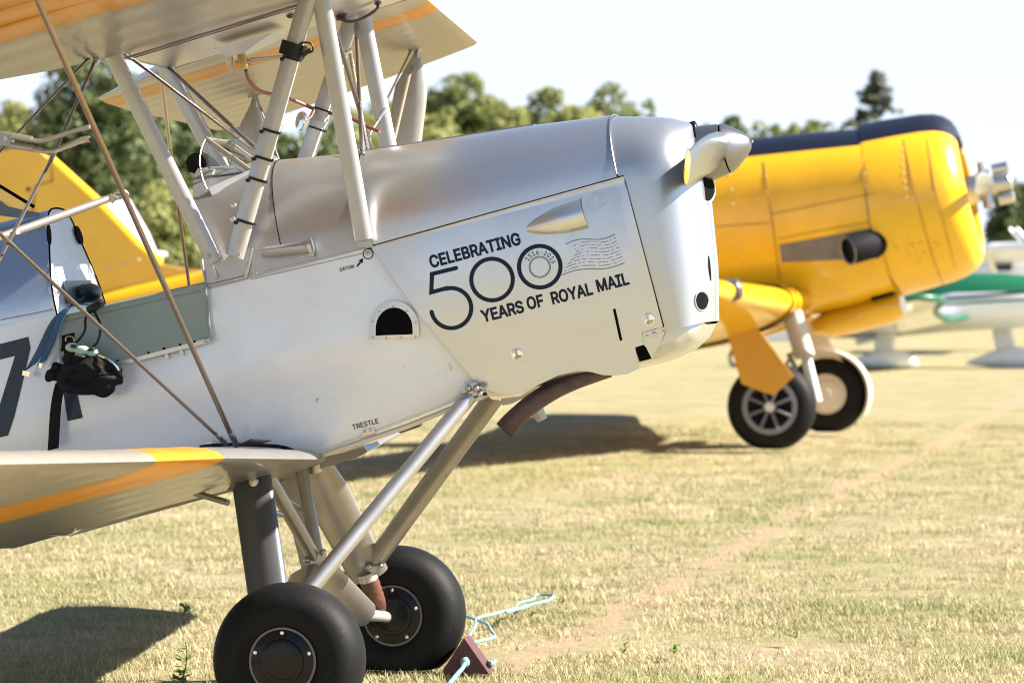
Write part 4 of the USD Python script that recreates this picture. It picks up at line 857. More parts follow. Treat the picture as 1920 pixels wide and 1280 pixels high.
part(nl, 'top_bolt', lathe(P(476, 903, -.49), -EY, [(0, .016), (.008, .014), (.01, .006)], 14), m_steel)
part(nl, 'top_tab', slab([P(425, 918, -.46), P(436, 903, -.46), P(466, 900, -.45), P(466, 925, -.47)], EY * .012), m_gearblue)
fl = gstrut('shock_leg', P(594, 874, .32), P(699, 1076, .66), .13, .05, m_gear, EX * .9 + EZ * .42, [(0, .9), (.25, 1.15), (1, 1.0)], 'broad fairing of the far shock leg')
part(fl, 'top_collar', tube([P(588, 868, .31), P(592, 882, .32)], .026, 14), m_steel)
part(fl, 'tab', slab([P(525, 905, .34), P(560, 882, .33), P(640, 1040, .55), P(620, 1078, .60)], EY * .008), m_gear)
ol = part(BP, 'rubber_gaiter', tube(spline([P(690, 1082, .64), P(697, 1102, .66), P(706, 1124, .68), P(714, 1146, .70)], 14), [.030, .034, .032, .034, .031, .033, .030, .031, .029, .029, .027, .026, .024, .02], 16), m_brown, label='brown leather gaiter on the far leg')
part(ol, 'collar', tube([P(686, 1072, .63), P(691, 1086, .64)], .033, 16), m_strut)
part(BP, 'radius_rod', strut(P(881, 744, -.31), P(583, 1104, -.66), .052, .045, EX, n=24), m_deck, smooth=60, label='near silver radius rod')
part(BP, 'radius_rod', strut(P(932, 742, .30), P(694, 1066, .62), .066, .028, EX * .8 - EZ * .5, n=24), m_gear, smooth=60, label='far flat radius rod')
rj = part(BP, 'rod_joint', cat(tube([P(672, 1058, .60), P(690, 1066, .60), P(712, 1058, .60)], .008, 8), ball(P(692, 1062, .59), .012), ball(P(714, 1060, .59), .009), ball(P(672, 1055, .59), .009), box(P(703, 1066, .6), .03, .02, .02)), m_steel)
gstrut('pyramid_strut', P(503, 890, -.30), P(592, 1046, 0), .046, .046, m_gear); gstrut('pyramid_strut', P(565, 866, .28), P(597, 1046, 0), .044, .04, m_gear)
part(BP, 'apex_joint', cat(tube([P(573, 1048, 0), P(604, 1040, 0)], .013, 10), ball(P(575, 1050, -.02), .012), ball(P(606, 1035, -.02), .012), box(P(597, 1046, 0), .04, .05, .03)), m_steel)
gstrut('half_axle', P(583, 1062, -.02), P(525, 1180, -.70), .105, .035, m_gear, EX, [(0, .5), (.08, 1), (1, 1)], 'near half axle'); 
gstrut('half_axle', P(612, 1074, .02), P(694, 1158, .60), .10, .034, m_gear, EX * .8 + EZ * .6, [(0, .6), (.08, 1), (.9, 1), (1, .6)], 'far half axle fairing')
part(BP, 'axle_stub', tube([P(690, 1152, .58), P(735, 1157, .73)], [.020, .018], 14), m_strut)
part(BP, 'axle_collar', lathe(P(737, 1155, .735), -EY, [(-.01, .031), (.006, .031), (.008, .024), (.004, .022)], 20), m_steel)
part(BP, 'gear_stay', tube([P(360, 922, -.40), P(428, 942, -.46)], .010, 8), m_gear)
part(BP, 'gear_stay', tube([P(505, 958, -.45), P(527, 965, -.25)], .010, 8), m_gear)
part(BP, 'gear_stay', tube([P(540, 940, -.1), P(562, 952, .1)], .009, 8), m_gear)
# ---- tail, out of the frame but standing there
part(BP, 'tail_fin', slab(list(TT([(-4.15, 0, 0), (-4.5, 0, .5), (-4.75, 0, .55), (-4.95, 0, .3), (-4.95, 0, -.15), (-4.4, 0, -.15)])), EY * .03), m_wing)
part(BP, 'tailplane', slab(list(TT([(-3.75, -.1, .02), (-4.0, -1.2, .02), (-4.6, -1.25, .02), (-4.6, 1.25, .02), (-4.0, 1.2, .02), (-3.75, .1, .02)])), EZ * .03), m_wing)
part(BP, 'rear_turtle_deck', sheet([np.c_[np.full(15, x), -hwid(x, 0) * np.cos(np.linspace(0, np.pi, 15)), zlong(x) + h * np.sin(np.linspace(0, np.pi, 15))] for x, h in zip(np.linspace(-2.15, -4.4, 8), np.linspace(.26, .06, 8))]), m_silver)
# ---- flying helmet hanging on the door
HM = thing('flying_helmet', 'black leather flying helmet with mint green headset hanging on the open cockpit door', 'helmet', tuple(P(160, 700, -.38)))
def blob(balls, refine=.008, it=12):
    m = None
    for c, r, s in balls:
        b = m3.Manifold.sphere(1.0, 24).scale(list(np.array(s) * r)).translate(list(map(float, c))); m = b if m is None else m + b
    m = m.refine_to_length(refine); a, f, _ = meshkit.arrays(m); t = trimesh.Trimesh(a, f); trimesh.smoothing.filter_taubin(t, iterations=it); return t
HY = -.40
t = blob([(P(165, 692, HY), .086, (.95, .7, .62)), (P(150, 712, HY), .075, (1, .7, .6)), (P(190, 714, HY), .062, (.95, .75, .72)), (P(215, 702, HY + .01), .034, (.7, .9, 1.25)), (P(140, 672, HY + .02), .05, (.8, .7, .8)), (P(110, 698, HY + .01), .038, (.75, .5, .75)), (P(95, 706, HY + .02), .022, (.8, .5, .8))])
v = t.vertices - t.vertex_normals * ((meshkit.fbm(t.vertices * np.array([16, 12, 34]), 2, 3) - .5) * .045)[:, None]
part(HM, 'leather_shell', (v, t.faces), m_leather, smooth=True)
gr_ = blob([(P(136, 651, HY - .035), .022, (1.1, .6, .7)), (P(153, 656, HY - .042), .022, (1.2, .6, .65)), (P(172, 660, HY - .035), .021, (1, .6, .65))], .006)
hd = part(HM, 'headset_pad', gr_, m_mint, smooth=True)
part(hd, 'wire_frame', cat(tube(spline([P(182, 664, HY - .04), P(200, 672, HY - .045), P(214, 682, HY - .04), P(222, 694, HY - .03)], 14), .004, 6), tube(spline([P(140, 664, HY - .05), P(150, 667, HY - .05), P(160, 668, HY - .05)], 8), .0035, 6)), m_chrome)
part(hd, 'knob', cat(tube([P(140, 645, HY - .045), P(140, 652, HY - .045)], .012, 10), tube([P(172, 652, HY - .05), P(173, 657, HY - .05)], .012, 10)), m_black)
part(HM, 'chin_strap', ribbon([P(128, 626, HY), P(128, 640, HY - .01), P(126, 656, HY)], .042, EX), m_leather)
part(HM, 'buckle', tube(spline([P(124, 640, HY - .018), P(125, 632, HY - .018), P(136, 632, HY - .018), P(138, 640, HY - .018)], 14), .0028, 6), m_brass)
part(HM, 'long_strap', ribbon([P(115, 715, HY + .02), P(107, 750, -.36), P(103, 790, -.345), P(100, 842, -.34)], .036, EX), m_leather, label='long strap hanging down the fuselage side')
for pts in ([(168, 582), (160, 600), (158, 622), (150, 634), (140, 644)], [(175, 580), (183, 596), (188, 618), (184, 638), (174, 650)]):
    part(HM, 'cable', tube(spline([P(a, b, HY + .03 if i < 2 else HY - .02) for i, (a, b) in enumerate(pts)], 20), .0042, 6), m_black)
part(HM, 'plug', cat(tube([P(166, 582, -.37), P(192, 566, -.34)], .013, 8), ball(P(175, 577, -.375), .015)), m_black)
# ---- chock with its rope
CH = thing('wheel_chock', 'maroon wooden wheel chock with turquoise rope in front of the far wheel', 'wheel chock', tuple(G(872, 1258)))
tri = [G(826, 1262), G(918, 1263), None]; yb = .70
a0, a1, a2 = P(826, 1262, yb), P(917, 1263, yb), P(870, 1195, yb)
part(CH, 'block', slab([a0, a1, a2], EY * .11), m_wood, smooth=False)
part(CH, 'rope', tube(spline([P(874, 1234, yb - .005), P(872, 1243, yb - .03), P(862, 1258, yb - .10), P(848, 1274, yb - .17), P(835, 1292, yb - .26), G(815, 1325) + [0, 0, .02]], 30), .0075, 8), m_rope)
part(CH, 'knot', ball(P(872, 1241, yb - .02), .016, 2, (1, 1, 1.1)), m_rope)
gp = lambda L, z=.035: [G(a, b, z) for a, b in L]
part(CH, 'rope', tube(spline(gp([(874, 1153), (892, 1161), (908, 1167), (916, 1172), (921, 1182), (927, 1189), (921, 1196), (903, 1200), (884, 1204)]), 60), .0055, 7), m_rope)
part(CH, 'rope', tube(spline(gp([(880, 1205), (882, 1188), (892, 1166), (905, 1155), (925, 1151), (938, 1147), (960, 1142), (975, 1129), (1002, 1121), (1017, 1114), (1030, 1115), (1036, 1119), (1030, 1124), (999, 1132), (965, 1143), (948, 1147)]), 110), .0055, 7), m_rope)
part(CH, 'rope', tube(spline(gp([(916, 1240), (921, 1243), (928, 1239)], .03), 12), .007, 7), m_rope)
# ------------------------------------------------------------------ the yellow radial engined trainer behind
YH = 20.5; THH = rad(12.5)
HX_ = np.array([math.cos(THH), 0, math.sin(THH)]); HZ_ = np.array([-math.sin(THH), 0, math.cos(THH)])
OH = P(1655, 394, YH)
def HT(x, y, z): return OH + HX_ * x + EY * y + HZ_ * z
def Lh(px, py, y=0.0):
    d = P(px, py, YH + y) - OH; return d @ HX_, d @ HZ_
TR = thing('yellow_trainer_plane', 'yellow low wing trainer airplane with dark blue top and round radial engine cowl', 'airplane', tuple(G(1500, 830)))
# stations: pixels of top and bottom of the body
ST = [((1612, 243), (1690, 553), .70), ((1500, 251), (1575, 586), .66), ((1400, 262), (1478, 592), .63), ((1290, 276), (1372, 600), .60), ((1100, 312), (1170, 606), .55), ((800, 388), (850, 618), .46), ((520, 462), (545, 630), .32), ((380, 506), (395, 632), .22), ((200, 545), (205, 636), .16), ((0, 585), (0, 640), .10), ((-90, 605), (-90, 640), .04)]
stx = []
for t_, b_, w in ST:
    (x0, z0), (x1, z1) = Lh(*t_), Lh(*b_); stx.append(((x0 + x1) / 2, (z0 + z1) / 2, (z0 - z1) / 2, w))
stx = np.array(stx[::-1])
body = lambda x: [np.interp(x, stx[:, 0], stx[:, k]) for k in (1, 2, 3)]
def hring(x, a0, a1, n, d=0.0, k=2.2):
    zc, rz, ry = body(x); t = np.linspace(a0, a1, n)
    return np.array([HT(x, (ry + d) * np.sign(math.cos(q)) * abs(math.cos(q)) ** (2 / k), zc + (rz + d) * np.sign(math.sin(q)) * abs(math.sin(q)) ** (2 / k)) for q in t])
AB = rad(50)
xs3 = np.linspace(stx[0, 0], -.02, 40)
fb = part(TR, 'fuselage', loft([hring(x, AB - 2 * np.pi + (np.pi - 2 * AB), AB, 44) for x in xs3], closed=False, caps=False), m_yellow, smooth=50, label='yellow fuselage')
part(fb, 'antiglare_top', loft([hring(x, AB, np.pi - AB, 14, .002) for x in np.linspace(-1.55, -.02, 14)], closed=False, caps=False), m_blueblk, smooth=50)
part(fb, 'rear_top', loft([hring(x, AB, np.pi - AB, 14, .0) for x in np.linspace(stx[0, 0], -1.55, 24)], closed=False, caps=False), m_yellow, smooth=50)
# cowl
CPROF = [(-.03, .700), (0, .708), (.2, .700), (.45, .682), (.56, .660), (.63, .628), (.685, .578), (.712, .52), (.718, .485), (.712, .465), (.68, .452), (.56, .45)]
def cring(x, r, a0, a1, n): return np.array([HT(x, r * math.cos(q), .0 + r * math.sin(q)) for q in np.linspace(a0, a1, n)])
cw = part(TR, 'engine_cowl', loft([cring(x, r, AB - 2 * np.pi + (np.pi - 2 * AB), AB, 48) for x, r in CPROF], closed=False, caps=False), m_yellow, smooth=50, label='yellow round engine cowl')
part(cw, 'antiglare_top', loft([cring(x, r + .001, AB, np.pi - AB, 14) for x, r in CPROF], closed=False, caps=False), m_blueblk, smooth=50)
part(cw, 'rear_lip', lathe(HT(-.03, 0, 0), HX_, [(0, .70), (.0, .62)], 40, caps=False), m_seam)
en = part(TR, 'engine', lathe(HT(.30, 0, 0), HX_, [(0, .448), (.02, .448), (.03, .2), (.30, .16), (.36, .12)], 32), m_dark)
for k in range(9):
    a = rad(40 * k + 90); part(en, 'cylinder', tube([HT(.42, .14 * math.cos(a), .14 * math.sin(a)), HT(.42, .42 * math.cos(a), .42 * math.sin(a))], .075, 10), m_steel)
# seams and rows of fasteners on the near side
def hside(px, py):
    Y = np.full(np.shape(px), YH - .5) if np.ndim(px) else YH - .5
    for _ in range(8):
        d = P(px, py, Y) - OH; x, z = d @ HX_, d @ HZ_
        r = np.interp(x, [q[0] for q in CPROF[:9]], [q[1] for q in CPROF[:9]]); zc, rz, ry = body(x); u = np.minimum(np.abs((z - zc) / rz), .98)
        Y = YH - np.where(x > -.03, np.sqrt(np.maximum(r * r - z * z, .01)), ry * (1 - u ** 2.2) ** (1 / 2.2))
    return P(px, py, Y)
def hline(pts, n=10, r=.0035, m=m_seam, par=fb, name='panel_seam'):
    q = []
    for (a, b), (c, d) in zip(pts[:-1], pts[1:]): q += [hside(a + (c - a) * t, b + (d - b) * t) - EY * .002 for t in np.linspace(0, 1, n)]
    return part(par, name, tube(q, r, 5), m)
hline([(1614, 290), (1630, 420), (1666, 515), (1690, 552)], 8, .005); hline([(1432, 303), (1446, 400), (1462, 522)]); hline([(1694, 262), (1712, 350), (1745, 470), (1770, 540)], 8, .003, par=cw); hline([(1738, 262), (1752, 350), (1790, 500)], 8, .003, par=cw)
hline([(1445, 402), (1640, 362)], 8, .003); hline([(1340, 425), (1442, 418)], 6, .003); hline([(1458, 448), (1630, 415)], 8, .003)
for pts, n in (([(1365, 300), (1380, 430), (1392, 520)], 9), ([(1436, 330), (1446, 420)], 4), ([(1618, 300), (1630, 400), (1634, 425)], 6), ([(1690, 280), (1700, 370)], 7), ([(1345, 505), (1390, 498), (1460, 492)], 7)):
    ln = LineString(pts)
    for k in range(n):
        q = ln.interpolate(k / (n - 1), True); part(fb, 'fastener', ball(hside(q.x, q.y), .007, 1), m_cream)
part(fb, 'heat_shield', skin([(1461, 459), (1634, 428), (1649, 484), (1466, 492)], hside, .004, .004, 20), m_soot, label='dull bare metal heat shield around the exhaust')
part(fb, 'soot_opening', skin([(1590, 447), (1634, 428), (1649, 484), (1600, 488)], hside, .010, .004, 20), m_exh)
hx1 = part(TR, 'exhaust_pipe', tube(spline([P(1640, 456, YH - .60), P(1618, 462, YH - .72), P(1590, 470, YH - .80)], 12), .115, 22), pmat('dark_exhaust', (.008, .008, .011), .7, 0.0, spec=.1), label='short dark exhaust pipe')
dd = P(1590, 470, YH - .80) - P(1618, 462, YH - .72)
part(hx1, 'mouth', lathe(P(1590, 470, YH - .80), dd, [(.002, .098), (.004, .098)], 22), m_dark); part(hx1, 'rim', lathe(P(1590, 470, YH - .80), dd, [(0, .098), (.006, .104), (.006, .115), (0, .117)], 24), m_steel)
random.seed(3)
for k in range(26):
    x, y = random.gauss(1715, 22), random.gauss(462, 9)
    part(cw, 'chipped_paint', ball(hside(x, y), random.uniform(.004, .010), 1, (1, .2, .7)), m_seam)
# propeller
pc = HT(.80, 0, .0)
hb = part(TR, 'propeller_hub', cat(lathe(HT(.62, 0, 0), HX_, [(0, .12), (.16, .11), (.18, .075), (.42, .07), (.44, .05)], 24), lathe(HT(.92, 0, .12), HX_, [(0, .045), (.13, .045), (.14, .03)], 16), lathe(HT(.92, .02, -.12), HX_, [(0, .05), (.12, .05), (.13, .03)], 16), tube([HT(.84, 0, -.17), HT(.84, 0, .20)], .05, 14)), m_alu, smooth=35, label='bright metal propeller hub')
for s_ in (1, -1):
    rings = []
    for r, c, th, be in [(.10, .11, .11, 60), (.25, .15, .09, 58), (.5, .20, .06, 48), (.9, .20, .035, 32), (1.25, .16, .02, 24), (1.38, .07, .012, 22)]:
        b = rad(be); cd = HX_ * math.sin(b) + HZ_ * s_ * math.cos(b); nd = HX_ * math.cos(b) - HZ_ * s_ * math.sin(b); q = np.linspace(0, 2 * np.pi, 18, endpoint=False)
        rings.append(HT(.86, 0, .0) + (EY * -.97 + HZ_ * .0) * s_ * r + np.outer(np.cos(q) * c / 2, cd) + np.outer(np.sin(q) * th / 2, nd))
    part(TR, 'propeller_blade', loft(rings), m_alu, smooth=50)
# wing: centre section and outer panels, near and far
def hwing(sgn):
    s0 = []
    for y, xle, ch, z, th in [(.35, -.66, 2.35, -.57, .47), (1.35, -.70, 2.30, -.57, .45), (3.0, -.92, 2.0, -.44, .35), (5.2, -1.15, 1.75, -.26, .23), (7.2, -1.38, 1.4, -.12, .15), (7.6, -1.65, .9, -.09, .06)]:
        q = np.linspace(0, 2 * np.pi, 40, endpoint=False); cx = (1 + np.cos(q)) / 2; tt = 5 * th * (.2969 * np.sqrt(1 - cx + 1e-9) - .126 * (1 - cx) - .3516 * (1 - cx) ** 2 + .2843 * (1 - cx) ** 3 - .1036 * (1 - cx) ** 4)
        s0.append(np.array([HT(xle - (1 - c) * ch, sgn * y, z + np.sign(math.sin(a)) * t * .9) for c, t, a in zip(cx, tt, q)]))
    return loft(s0)
wn = part(TR, 'wing', hwing(-1), m_yellow, smooth=50, label='near wing pointing towards the camera'); part(TR, 'wing', hwing(1), m_yellow, smooth=50, label='far wing')
def hwring(y, d):
    q = np.linspace(0, 2 * np.pi, 40); xle, ch, z, th = [np.interp(y, [.35, 1.35, 3.0], v) for v in ([-.66, -.70, -.92], [2.35, 2.30, 2.0], [-.57, -.57, -.44], [.47, .45, .35])]
    cx = (1 + np.cos(q)) / 2; tt = 5 * th * (.2969 * np.sqrt(1 - cx + 1e-9) - .126 * (1 - cx) - .3516 * (1 - cx) ** 2 + .2843 * (1 - cx) ** 3 - .1036 * (1 - cx) ** 4)
    return np.array([HT(xle + d - (1 - c) * (ch + 2 * d), -y, z + np.sign(math.sin(a)) * (t + d) * .9) for c, t, a in zip(cx, tt, q)])
part(wn, 'joint_strip', tube(hwring(1.38, .006), .008, 5), m_dark); part(wn, 'joint_strip', tube(hwring(1.15, .006), .006, 5), m_dark)
part(TR, 'oil_cooler_fairing', loft([np.array([HT(x, .30 * w * math.cos(q), z0 + h * math.sin(q)) for q in np.linspace(0, 2 * np.pi, 24, endpoint=False)]) for x, w, z0, h in [(-.75, .3, -.80, .06), (-.6, .8, -.80, .12), (-.1, 1, -.775, .13), (-.02, 1, -.765, .12), (0, .85, -.765, .10)]]), m_yellow, smooth=50)
part(fb, 'cowl_gill', skin([(1632, 558), (1676, 546), (1678, 551), (1636, 564)], hside, .01, .004, 20), m_dark)
part(wn, 'landing_light', lathe(HT(-.93, -2.9, -.44), HX_, [(-.06, .09), (.03, .075), (.05, .05)], 20), m_gearblue)
# fin and tailplane
fin_px = [(-75, 345), (-55, 312), (-30, 293), (0, 284), (22, 279), (44, 278), (70, 281), (92, 300), (175, 375), (258, 462), (300, 495), (345, 504), (390, 508), (390, 560), (-75, 610)]
fv = [P(a, b, YH - .05) for a, b in fin_px]; fn = part(TR, 'tail_fin', slab(fv, EY * .10), m_yellow, label='yellow tail fin with rounded top')
part(fn, 'rudder_hinge', tube([P(95, 305, YH - .055), P(98, 340, YH - .055), P(66, 349, YH - .055), P(58, 420, YH - .055)], .006, 5), m_seam)
part(fn, 'leading_edge', tube([P(92, 300, YH), P(175, 375, YH), P(258, 462, YH), P(300, 495, YH)], .052, 12), m_yellow)
part(fn, 'hinge_hole', ball(P(53, 355, YH - .05), .022, 2, (1, .2, 1)), m_seam)
for q in ((201, 503), (232, 495), (246, 491), (260, 487)): part(fn, 'fastener', ball(P(*q, YH - .05), .014, 1), m_cream)
for s_ in (-1, 1): part(TR, 'tailplane', slab([HT(-5.35, s_ * .12, -.12), HT(-5.6, s_ * 1.7, -.12), HT(-6.2, s_ * 1.8, -.12), HT(-6.3, s_ * .12, -.12)], HZ_ * .09), m_yellow)
part(TR, 'windscreen_hood', loft([np.array([HT(x, .40 * w * math.cos(q), z + h * math.sin(q)) for q in np.linspace(0, np.pi, 15)]) for x, w, z, h in [(-1.75, .9, .55, .03), (-1.95, 1, .56, .10), (-3.4, .9, .42, .12), (-4.2, .5, .30, .06)]], closed=False, caps=False), m_glass, label='low cockpit canopy')
# gear
m_rim = pmat('grey_rim_paint', (.16, .16, .175), .4, .3)
def hwheel(c, R, W, name, lab):
    rp = [(math.copysign(abs(math.sin(q)) ** .8, math.sin(q)) * W / 2, R * .62 + R * .38 * math.copysign(abs(math.cos(q)) ** .85, math.cos(q))) for q in np.linspace(rad(-140), rad(140), 25)]
    v, f = lathe(c, EY, rp, 48, hint=(0, 0, 1)); v[:, 2] = np.maximum(v[:, 2], .004); return part(TR, name, (v, f), m_rubber, smooth=60, label=lab)
wc = G(1449, 842); R_h = .345; c1 = np.array([P(1447, 772, wc[1])[0], wc[1], R_h - .012])
hw1 = hwheel(c1, R_h, .26, 'wheel', 'near main wheel with spoked grey rim')
rm = part(hw1, 'rim', lathe(c1 - EY * .10, -EY, [(0, .215), (.03, .215), (.035, .20), (.035, .175), (.0, .168), (-.02, .168)], 40, hint=(0, 0, 1), caps=False), m_rim, smooth=40, label='grey spoked rim')
part(hw1, 'rim_disc', lathe(c1 - EY * .07, -EY, [(0, .2), (.005, .2)], 30), m_dark)
for k in range(8):
    a = rad(45 * k + 67); d = np.array([math.cos(a), 0, math.sin(a)]); part(rm, 'spoke', strut(c1 - EY * .118 + d * .04, c1 - EY * .122 + d * .178, .058, .03, EY), m_rim)
part(rm, 'hub_cap', lathe(c1 - EY * .115, -EY, [(0, .045), (.02, .045), (.026, .035)], 8), m_alu)
yG = wc[1] - .16
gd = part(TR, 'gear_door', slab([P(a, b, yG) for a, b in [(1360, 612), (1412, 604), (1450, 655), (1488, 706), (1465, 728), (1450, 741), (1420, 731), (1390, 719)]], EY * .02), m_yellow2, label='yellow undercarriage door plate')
lg = part(TR, 'gear_leg', strut(P(1487, 585, YH - 1.05), P(1512, 668, YH - 1.02), .16, .14, EX), m_cream, smooth=50); part(lg, 'oleo', strut(P(1508, 650, YH - 1.02), P(1533, 752, YH - 1.0), .085, .085, EX), m_airwhite, smooth=50)
part(lg, 'torque_link', cat(slab([P(1510, 655, YH - 1.1), P(1525, 664, YH - 1.1), P(1514, 682, YH - 1.1)], EY * .03), tube([P(1470, 690, YH - 1.0), P(1500, 640, YH - 1.0)], .015, 8), tube([P(1478, 662, YH - 1.0), P(1492, 690, YH - 1.0)], .02, 8)), m_steel)
wf_ = G(1552, 810); c2 = np.array([P(1552, 745, wf_[1])[0], wf_[1], R_h - .012]); hw2 = hwheel(c2, R_h, .26, 'wheel', 'far main wheel with plain cream disc')
part(hw2, 'disc', lathe(c2 - EY * .11, -EY, [(0, .175), (.03, .172), (.034, .165), (.025, .155), (.03, .12), (.045, .11), (.05, .05), (.06, .045)], 36, hint=(0, 0, 1)), m_cream, smooth=30)
fl_ = part(TR, 'gear_leg', loft([[P(a, b, wf_[1] - .10), P(c, d, wf_[1] - .10), P(c, d, wf_[1] + .05), P(a, b, wf_[1] + .05)] for (a, b), (c, d) in [((1508, 592), (1520, 592)), ((1512, 620), (1540, 618)), ((1516, 655), (1565, 655)), ((1518, 676), (1582, 680))]]), m_cream, smooth=False, label='cream inner face of the far gear fairing')
aq = np.linspace(rad(118), rad(-30), 20); part(fl_, 'mud_arc', loft([[c2 + np.array([math.cos(q), 0, math.sin(q)]) * r + EY * y for r, y in ((.352, -.14), (.372, -.14), (.372, .14), (.352, .14))] for q in aq]), m_cream)
# ------------------------------------------------------------------ green and white airplane at the right
YG = 50.5
GP = thing('green_white_plane', 'green and white low wing airplane with wheel spats beyond the yellow trainer', 'airplane', tuple(G(1760, 690)))
gs = [((1380, 622), (1380, 640), .05), ((1480, 604), (1480, 640), .20), ((1560, 586), (1560, 634), .32), ((1640, 560), (1640, 634), .45), ((1700, 538), (1702, 630), .50), ((1790, 512), (1795, 622), .55), ((1880, 512), (1885, 618), .55), ((1960, 520), (1962, 612), .52), ((2060, 540), (2062, 602), .42), ((2110, 556), (2110, 590), .25)]
def gring(t, b, w, a0, a1, n, d=0.0):
    p, q = P(*t, YG), P(*b, YG); c = (p + q) / 2; h = (p[2] - q[2]) / 2
    return np.array([c + np.array([0, (w + d) * math.cos(a), (h + d) * math.sin(a)]) for a in np.linspace(a0, a1, n)])
gb = part(GP, 'fuselage', loft([gring(t, b, w, rad(-200), rad(20), 24) for t, b, w in gs], closed=False, caps=False), m_airwhite, smooth=60)
part(gb, 'tail_top', loft([gring(t, b, w, rad(20), rad(160), 14) for t, b, w in gs[:5]], closed=False, caps=False), m_airwhite, smooth=60)
part(gb, 'green_top', loft([gring(t, b, w, rad(20), rad(160), 14, .0) for t, b, w in gs[4:]], closed=False, caps=False), m_green, smooth=60, label='green painted upper fuselage')
def gline(pts, w, m, name):
    for _ in (0,):
        return part(gb, name, slab([P(a, b - w / 2, YG - .58) for a, b in pts] + [P(a, b + w / 2, YG - .58) for a, b in pts[::-1]], EY * .004), m)
gline([(1752, 562), (1830, 556), (1930, 547), (2000, 545)], 6, m_dkgreen, 'dark_stripe'); gline([(1770, 571), (1860, 565), (2000, 556)], 4, m_green, 'green_stripe')
part(GP, 'canopy', loft([gring(t, b, w, 0, np.pi, 14) for t, b, w in [((1640, 552), (1640, 590), .35), ((1700, 520), (1700, 580), .42), ((1760, 505), (1760, 560), .42), ((1800, 514), (1800, 545), .38)]], closed=False, caps=False), m_glass)
wtop = [P(1797, 601, YG - .6), P(1771, 603, YG - 1.6), P(1745, 560, YG - 5.0), P(1690, 557, YG - 5.2), P(1590, 580, YG - 5.0), P(1583, 636, YG - .6)]
wl = part(GP, 'wing', loft([[P(1797, 601, YG - .5), P(1740, 590, YG - .5), P(1570, 628, YG - .5), P(1700, 622, YG - .5)], [P(1772, 602, YG - 2), P(1735, 596, YG - 2), P(1570, 626, YG - 2), P(1690, 618, YG - 2)], [P(1746, 560, YG - 5), P(1720, 556, YG - 5), P(1590, 578, YG - 5), P(1700, 566, YG - 5)]]), m_airwhite, smooth=40, label='near wing shaded underneath')
part(wl, 'green_edge', tube(spline([P(1690, 562, YG - 5.1), P(1720, 557, YG - 5.1), P(1742, 558, YG - 5), P(1757, 575, YG - 3.8), P(1771, 597, YG - 2), P(1790, 599, YG - 1), P(1812, 593, YG - .6)], 24), [.05] * 24, 10), m_green)
part(GP, 'wing', slab([P(1797, 601, YG + .5), P(1815, 570, YG + 5), P(1680, 585, YG + 5), P(1600, 625, YG + .5)], EZ * .12), m_airwhite)
def spat(cx, cy, hw, hh, y, top, name='wheel_spat'):
    c = P(cx, cy, y); s = 1 / 124.0; rings = []
    for u in np.linspace(-1, 1, 15):
        k = math.sqrt(max(0, 1 - abs(u) ** 2.2)) if u > 0 else max(0, 1 + u * 1.0) ** .75; k = max(k, .03)
        rings.append(np.array([c + np.array([u * hw * s, .19 * k * math.cos(q), (max(hh * s * k, .01)) * math.sin(q) - hh * s * (1 - k) * .55]) for q in np.linspace(0, 2 * np.pi, 18, endpoint=False)]))
    a = part(GP, name, loft(rings), m_airwhite, smooth=60)
    part(a, 'leg', strut(P(cx + 2, cy, y), P(*top, y + .15), .30, .12, EX), m_airwhite, smooth=50); part(a, 'tyre', lathe(c + np.array([.1, -.06, -hh * s + .1]), EY, [(0, .12), (0, .17), (.12, .17), (.12, .12)], 24), m_rubber)
spat(1655, 672, 67, 19, 49.5, (1665, 622)); spat(1890, 670, 80, 22, 50.6, (1880, 610))
part(GP, 'tail_wheel', cat(tube([P(1368, 672, YG), P(1372, 684, YG), P(1392, 684, YG)], .03, 8), tube([P(1368, 670, YG), P(1374, 655, YG), P(1392, 650, YG)], .03, 8)), m_rubber)
part(GP, 'tail_leg', tube([P(1380, 652, YG), P(1400, 630, YG)], .04, 8), m_steel)
part(GP, 'flap', slab([P(1428, 636, YG - .4), P(1440, 612, YG - .4), P(1520, 592, YG - .4), P(1592, 594, YG - .4), P(1562, 630, YG - .4), P(1545, 640, YG - .4)], EY * .1), m_airwhite)
# ------------------------------------------------------------------ white high wing airplane, far right
YW = 66.0
WPt = thing('white_plane', 'distant white high wing airplane behind the trainer nose at the right edge', 'airplane', tuple(P(1890, 640, YW) * [1, 1, 0]))
part(WPt, 'wing', loft([[P(1826, 462, YW - 4), P(2000, 448, YW - 4), P(2000, 470, YW - 4), P(1826, 470, YW - 4)], [P(1840, 466, YW - 1), P(2000, 450, YW - 1), P(2000, 490, YW - 1), P(1845, 495, YW - 1)]]), m_airwhite, smooth=False)
part(WPt, 'fuselage', loft([gring_ for gring_ in [np.array([P(x, y, YW) + np.array([0, w * math.cos(a), w * math.sin(a)]) for a in np.linspace(0, 2 * np.pi, 16, endpoint=False)]) for x, y, w in [(1700, 520, .1), (1800, 515, .35), (1860, 510, .55), (1960, 512, .6), (2040, 520, .45)]]]), m_airwhite, smooth=60)
part(WPt, 'window', slab([P(1860, 494, YW - .62), P(1898, 492, YW - .62), P(1896, 508, YW - .62), P(1862, 508, YW - .62)], EY * .02), m_code)
part(WPt, 'wing_strut', tube([P(1848, 470, YW - 3), P(1880, 540, YW - .5)], .05, 8), m_airwhite)
for a in ((1893, 428, 1915, 452), (1906, 428, 1925, 448)): part(WPt, 'aerial', tube([P(a[0], a[1], YW - 2), P(a[2], a[3], YW - 2)], .03, 6), m_airwhite)
for x in (1870, 1960): part(WPt, 'wheel_leg', tube([P(x, 520, YW), P(x + 6, 625, YW) * [1, 1, 0] + [0, 0, .1]], .06, 8), m_airwhite)
